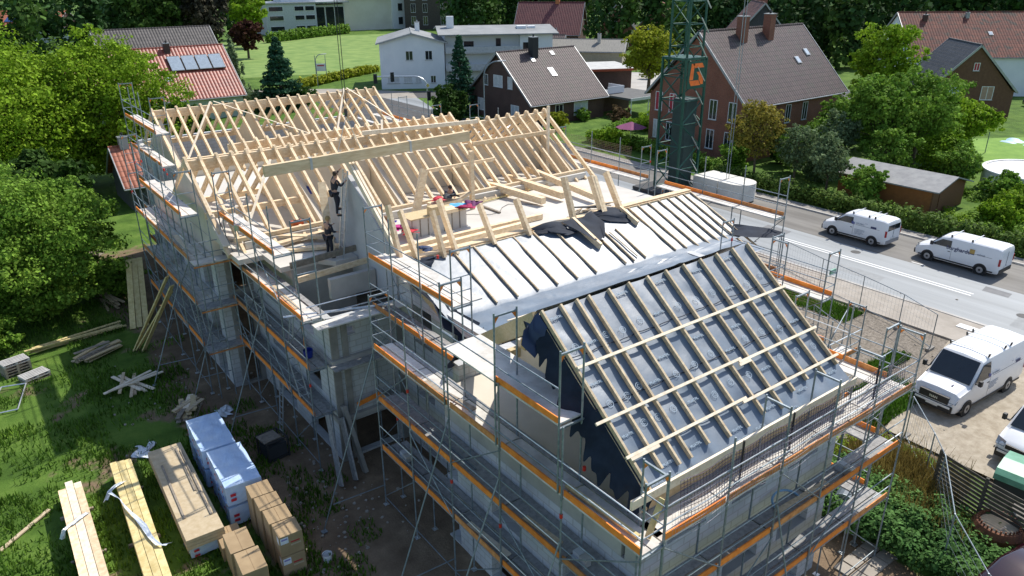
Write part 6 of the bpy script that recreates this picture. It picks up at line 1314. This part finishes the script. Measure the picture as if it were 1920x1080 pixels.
def carbody(T,m,L=4.4,W=1.8,H=1.45,bench=False):
    st=[(L/2,.35,.6,.62),(L/2-.1,.25,.75,.85),(L/2-1.0,.22,.95,.97),(L/2-1.7,.22,1.42,.88),(-L/2+1.2,.22,H,.88),(-L/2+.4,.22,1.05,.95),(-L/2+.05,.25,.95,.93),(-L/2,.35,.7,.85)]
    vs=[]; 
    for x,zb,zt,w in st:
        h=W/2; vs+=[(x,-h*.95,zb),(x,-h,.6),(x,-h*w,zt-.06),(x,-h*w+.15,zt),(x,h*w-.15,zt),(x,h*w,zt-.06),(x,h,.6),(x,h*.95,zb)]
    mb=MB(); mb.add(vs,[(i*8+j,i*8+(j+1)%8,(i+1)*8+(j+1)%8,(i+1)*8+j) for i in range(len(st)-1) for j in range(8)]+[tuple(range(8)),tuple(range(len(vs)-1,len(vs)-9,-1))]); mb.build('body',m,T,smooth=True)
    mb=MB(); mb.poly([(L/2-1.05,-W*.38,.98),(L/2-1.05,W*.38,.98),(L/2-1.68,W*.35,1.4),(L/2-1.68,-W*.35,1.4)],0,(.02,0,.03)); mb.build('windscreen',glass,T)
    for s in (-1,1):
        for x in (L/2-.8,-L/2+.8): mb=MB(); mb.tube((x,s*(W/2-.2),.32),(x,s*(W/2+.01),.32),.32,18); w=mb.build('wheel',rubber,T); mb=MB(); mb.tube((x,s*(W/2),.32),(x,s*(W/2+.02),.32),.2,14); mb.build('rim',MT['wheel_rim'],w)
carbody(T,mat('black_car_paint',(.02,.022,.03),.15,spec=1))
T=thing('parked_car','dark wine-red shiny car cut off by the bottom right corner','car',(23.6,4.6,.45),R(-8)); carbody(T,mat('wine_car_paint',(.018,.002,.005),.08,spec=1))
T=thing('parked_car','white car under the trees beside the brown-roofed house','car',(53.5,74,.52),R(90)); carbody(T,white)
# parasol, low garden lean-to
T=thing('parasol','purple parasol in the garden behind the hedge','parasol',(59.9,58.0,.5)); mb=MB(); mb.lathe([(.01,2.9),(1.7,2.3)],n=8); mb.build('canopy',mat('purple_cloth',(.2,.04,.12),.8),T); mb=MB(); mb.tube((0,0,0),(0,0,2.85),.03,6); mb.build('pole',steel,T)
# ------------------------------------------------ crane
cr=thing('tower_crane','dark green lattice tower crane with orange emblem panel behind the right scaffold','crane',(51.2,43.2,.5))
O=(51.2,43.2,.5)
def lattice(cx,cy,h,z0,z1,step,r,name='mast'):
    mb=MB(); c=[(cx-h,cy-h),(cx+h,cy-h),(cx+h,cy+h),(cx-h,cy+h)]
    for x,y in c: mb.beam((x,y,z0),(x,y,z1),r*2,r*2,up=(0,1,0))
    z=z0; k=0
    while z<z1-.2:
        zz=min(z1,z+step)
        for i in range(4):
            a,b=c[i],c[(i+1)%4]; mb.tube((*a,z),(*b,z),r*.6,5); s,e=(a,b) if k%2 else (b,a); mb.tube((*s,z),(*e,zz),r*.7,5)
        z=zz; k+=1
    o=mb.build(name,green_s,cr,O); return o
lattice(50.5,43.2,1.25,.9,11.9,1.9,.085,'lower_mast'); lattice(50.6,43.2,.95,11.0,30,1.75,.07,'upper_mast')
mb=MB(); mb.box(49.2,51.8,41.9,44.5,11.75,11.95); mb.build('collar',green_s,cr,O)
mb=MB(); mb.box(49.45,51.7,41.88,41.93,9.5,11.7); pn=mb.build('panel',green_s,cr,O)
oe=mat('orange_emblem',(1,.2,.03),.6); px,pz=49.5,9.7
def emb(pts): mb=MB(); mb.poly([(px+.2+a*1.65,41.875,pz+b*1.8) for a,b in pts],0,(0,-.006,0)); mb.build('emblem',oe,cr,O)
emb([(0,.28),(.1,1.0),(.32,1.0),(.27,.28)]); emb([(.2,1.0),(.9,1.0),(1.05,.8),(.36,.8)]); emb([(0,.25),(.68,.25),(.86,.02),(.14,.02)]); emb([(.5,.62),(.75,.62),(1.05,.3),(1.05,.05),(.88,.05),(.7,.28),(.7,.42)])
mb=MB(); mb.box(50.3,51.6,42.4,43.9,1.0,8.5); mb.build('cabinet',mat('green_cabinet',(.03,.06,.055),.7),cr,O)
for k in range(9): mb=MB(); mb.beam((50.6,41.85,1.7+k*1.9),(51.6,41.85,.5+k*1.9),.09,.06); mb.build('white_strip',steel_l,cr,O) if k<5 else mb.build('white_strip',steel_l,cr,O)
mb=MB(); mb.box(47.9,53.1,40.6,45.8,.55,.85); mb.build('base_frame',MT['dark_steel'],cr,O)
T=thing('crane_ballast','white-topped concrete ballast with rounded end behind the bright roof','ballast',(51.0,36.6,.5)); cb=mat('ballast_concrete',(.6,.58,.52),.9,c2=(.74,.72,.66),scale=1)
for k,(a,b) in enumerate(((2.6,5.2),(0.0,2.5))):
    if k==0: mb=MB(); mb.poly([(.2,a,.15),(2.9,a,.15),(2.9,b,.15),(.2,b,.15)],0,(0,0,1.45)); mb.build('block',cb,T)
    else: mb=MB(); mb.poly([(.2,b,.15),(2.9,b,.15)]+[(1.55+1.35*math.cos(t),b-1.3-1.2*math.sin(t) if 0 else b-1.2-1.3*math.sin(t),.15) for t in [math.pi*i/10 for i in range(11)]],0,(0,0,1.45)); mb.build('block',cb,T)
for dx in (1.2,1.55): mb=MB(); mb.tube((dx,2.5,1.6),(dx,2.5,26),.03,5); mb.build('tie_rod',steel,T)
mb=MB(); mb.box(.6,2.4,.4,5.0,.0,.15); mb.build('carrier',MT['dark_steel'],T)
# ------------------------------------------------ street furniture
def lamp(label,x,y,h,dx,dy,r=.07,arm=1.6):
    T=thing('street_lamp',label,'street lamp',(x,y,.5)); pts=[(0,0,h*.0),(0,0,h*.78)]
    for k in range(1,7): t=k/6*math.pi/2; pts.append((dx*arm*(1-math.cos(t)),dy*arm*(1-math.cos(t)),h*.78+h*.2*math.sin(t)))
    mb=MB(); mb.path(pts,r,8); mb.build('pole',steel,T); e=Vector(pts[-1]); d=Vector((dx,dy,.05)); mb=MB(); mb.beam(e,e+d*1.0,.28,.12); o=mb.build('lamp_head',mat('lamp_head_grey',(.55,.56,.56),.4),T); bm=o.modifiers.new('b','BEVEL'); bm.width=.05; bm.segments=2
lamp('curved street lamp with flat pale head left of the brown-roofed house',52.0,74.5,8.6,.8,-.6)
lamp('small street lamp at the edge of the meadow, pale head',52.8,125,5.5,.9,-.3,.06,1.0)
T=thing('traffic_light','traffic light on a curved mast arm over the road behind the ridge','traffic light',(52.0,87.5,.5))
mb=MB(); pts=[(0,0,0),(0,0,4.2)]+[(-1.3*(1-math.cos(t)),.9*(1-math.cos(t)),4.2+1.3*math.sin(t)) for t in [math.pi/2*i/6 for i in range(1,7)]]+[(-5.5,4.0,5.5)]; mb.path(pts,.09,8); mb.build('mast',steel_l,T)
for q,z in (((-3.7,2.7),5.5),((-5.5,4.0),5.3),((.0,-.15),3.1)):
    mb=MB(); mb.box(q[0]-.22,q[0]+.22,q[1]-.32,q[1]-.1,z-.65,z+.55); s=mb.build('signal_head',black,T)
    for k in range(3): mb=MB(); mb.tube((q[0],q[1]-.36,z-.45+k*.38),(q[0],q[1]-.3,z-.45+k*.38),.11,10); mb.build('lens',mat('dark_lens',(.03,.04,.03),.3),s)
mb=MB(); mb.poly([(-.38,-.18,4.35),(0,-.18,4.73),(.38,-.18,4.35),(0,-.18,3.97)],0,(0,.03,0)); s=mb.build('priority_sign',white,T); mb=MB(); mb.poly([(-.26,-.19,4.35),(0,-.19,4.61),(.26,-.19,4.35),(0,-.19,4.09)],0,(0,-.006,0)); mb.build('sign_face',mat('sign_yellow',(.7,.6,.12),.6),s)
T=thing('switch_cabinet','grey switch cabinet at the foot of the traffic light','cabinet',(51.0,84.6,.5)); mb=MB(); mb.box(0,.9,0,.5,0,1.7); mb.build('housing',mat('cabinet_grey',(.42,.44,.46),.6),T); mb=MB(); mb.box(.04,.86,-.02,-.003,.1,1.5); mb.build('door',MT['lamp_head_grey'],T)
T=thing('notice_board','white notice board on two posts at the edge of the meadow','sign',(56.2,131,.5),R(-30))
for x in (-.9,.9): mb=MB(); mb.tube((x,0,0),(x,0,4.6),.06,6); mb.build('post',steel,T)
mb=MB(); mb.box(-.85,.85,-.04,.04,1.9,3.2); mb.build('board',white,T); mb=MB(); mb.box(-.6,.6,-.05,-.042,2.75,2.95); mb.build('red_stripe',redp,T)
for l,x,y in (('thin lamp post with orange head in the right hand garden',86.4,34.5),('thin lamp post with red head behind the garden path',87.5,33.0)):
    T=thing('garden_post',l,'post',(x,y,.5)); mb=MB(); mb.tube((0,0,0),(0,0,3.4),.05,6); mb.build('pole',steel,T); mb=MB(); mb.lathe([(.05,3.4),(.16,3.5),(.16,3.75),(.02,3.85)],n=10); mb.build('head',redcl if 'red' in l else orange,T)
# mobile fences
def mesh_fence(label,pts,z0,h=2.0,dense=.22,grp=None):
    T=thing('mesh_fence',label,'fence',(*pts[0],z0),0,grp); b=(*pts[0],z0)
    for p in pts: mb=MB(); mb.tube((*p,z0),(*p,z0+h),.026,6); mb.build('post',steel,T,b); mb=MB(); mb.box(p[0]-.3,p[0]+.3,p[1]-.1,p[1]+.1,z0,z0+.14); mb.build('foot',concd,T,b)
    for a,c in zip(pts,pts[1:]):
        a3,c3=Vector((*a,z0)),Vector((*c,z0)); l=(c3-a3).length; mb=MB(); n=max(2,int(l/dense))
        for k in (.15,h-.02): mb.tube(a3+Vector((0,0,k)),c3+Vector((0,0,k)),.02,5)
        for i in range(1,n): q=a3.lerp(c3,i/n); mb.tube(q+Vector((0,0,.15)),q+Vector((0,0,h-.02)),.0035,3,cap=False)
        for j in range(1,5): zz=.15+(h-.17)*j/5; mb.tube(a3+Vector((0,0,zz)),c3+Vector((0,0,zz)),.004,3,cap=False)
        mb.build('panel',steel,T,b)
mesh_fence('mesh fence bending round the thicket by the gravel lot',[(29.0,11.4),(27.0,9.6),(25.9,8.7),(22.9,7.0),(21.0,5.2),(20.3,4.0)],.45)
mesh_fence('mesh fence along the pavement right of the scaffold',[(41.6,26.5),(40.4,22.6),(39.7,19.6),(38.9,16.9),(37.7,14.6)],.5)
mb=MB(); mb.box(40.2,40.75,21.9,22.0,1.7,2.0); tag(mb.build('fence_sign',mat('green_tag',(.2,.4,.3),.6)),'small green sign on the roadside mesh fence','sign')
T=thing('mesh_fence','two leaning mesh panels propped like a tent on the gravel','fence',(33.5,17.8,.5))
for a,b,c,d in (((-1.6,-.6,0),(1.4,.6,0),(1.4,0,1.9),(-1.6,-1.1,1.9)),((-.4,-1.6,0),(1.2,1.5,0),(.6,1.4,1.9),(-.9,-1.5,1.9))):
    mb=MB(); mb.path([a,b,c,d,a],.022,5); mb.tube(a,c,.012,4); mb.tube(b,d,.012,4); mb.build('panel',steel,T)
# wooden fence, green roofed cart, rusty tank
T=thing('slat_fence','dark wooden slat fence in front of the green cover','fence',(26.3,9.0,.45))
fw=mat('fence_wood',(.05,.045,.035),.85,c2=(.11,.1,.08),scale=4)
fa,fb,fc=Vector((26.2,8.95,.45)),Vector((25.75,7.2,.45)),Vector((25.5,5.4,.45))
for a,b in ((fa,fb),(fb,fc)):
    for k in range(11): mb=MB(); z=Vector((0,0,.15+k*.165)); mb.beam(a+z,b+z,.03,.11); mb.build('slat',fw,T,(26.3,9.0,.45))
for p in (fa,fb,fc): mb=MB(); mb.box(p.x-.05,p.x+.05,p.y-.05,p.y+.05,.45,2.4); mb.build('post',fw,T,(26.3,9.0,.45))
T=thing('covered_trailer','trailer with green rounded cover behind the slat fence','trailer',(28.5,6.7,.5),R(6))
mb=MB(); mb.box(-.95,1.0,-1.3,.9,.45,.95); mb.build('body',MT['dark_sheet'],T); mb=MB(); pr=[(-1.0,.95),(-.95,1.15),(-.75,1.3),(0,1.38),(.75,1.3),(1.0,1.15),(1.05,.95)]; mb.poly([(x,-1.35,z) for x,z in pr],0,(0,2.3,0)); mb.build('cover',mat('green_cover',(.1,.28,.17),.4,c2=(.16,.38,.25),scale=2),T)
for s in (-1.3,.9): mb=MB(); mb.tube((0,s-.1,.3),(0,s+.1,.3),.3,14); mb.build('wheel',rubber,T)
rust=mat('rusty_steel',(.09,.03,.015),.8,c2=(.2,.075,.03),scale=3,bump=.3)
T=thing('rusty_tank','rusty round tank holding pale sand, with a tilted round lid','tank',(25.3,6.4,.45))
mb=MB(); mb.lathe([(.0,.0),(.62,.02),(.78,.25),(.8,.6),(.68,.8),(.6,.82),(.57,.7)],n=36); mb.build('shell',rust,T,smooth=False); mb=MB(); mb.lathe([(.57,.74),(.3,.78),(.01,.79)],n=30); mb.build('sand',mat('pale_sand',(.45,.36,.24),.95),T)
mb=MB()
for i in range(28): a=6.283*i/28; mb.tube((.6*math.cos(a),.6*math.sin(a),.8),(.6*math.cos(a),.6*math.sin(a),.9),.03,5)
o=mb.build('rim_bolts',rust,T)
mb=MB(); mb.lathe([(.01,.03),(.28,.02),(.3,0),(.28,-.02)],n=24); o=mb.build('lid',pave,T); o.location=(.55,-.35,1.25); o.rotation_euler=(.5,-.3,0); mb=MB(); mb.tube((.5,-.3,.8),(.55,-.35,1.24),.03,6); mb.build('lid_arm',rust,T); mb=MB(); mb.tube((-.35,.1,.3),(-.2,-.25,.9),.035,8); mb.build('rod',wood_w,T)
T=thing('round_barrel','blue-grey barrel lying behind the lower right scaffold decks','barrel',(22.6,10.4,.45)); mb=MB(); mb.tube((0,0,.4),(1.1,.3,.4),.38,18); mb.build('shell',mat('barrel_grey',(.1,.13,.16),.5),T); mb=MB(); mb.tube((-.03,-.01,.4),(.0,0,.4),.39,18); mb.build('rim',steel,T)
T=thing('gutter_ring','big blue plastic ring hanging under the near top deck','ring',(16.6,9.2,4.6)); mb=MB(); pts=[(.5*math.cos(a),.35*math.sin(a),.1*math.sin(a)) for a in [6.283*i/24 for i in range(25)]]; mb.path(pts,.035,6); mb.build('hose',mat('blue_hose',(.2,.35,.5),.4),T)
for l,a,b in (('yellow plank leaning up at the near corner deck',(10.55,9.0,6.65),(11.0,9.05,7.5)),('long yellowish plank lying on the near corner deck',(10.3,11.5,6.7),(10.35,9.1,6.72))):
    tag(one(lambda mb: mb.beam(a,b,.14,.05)).build('plank',wood_y),l,'plank')
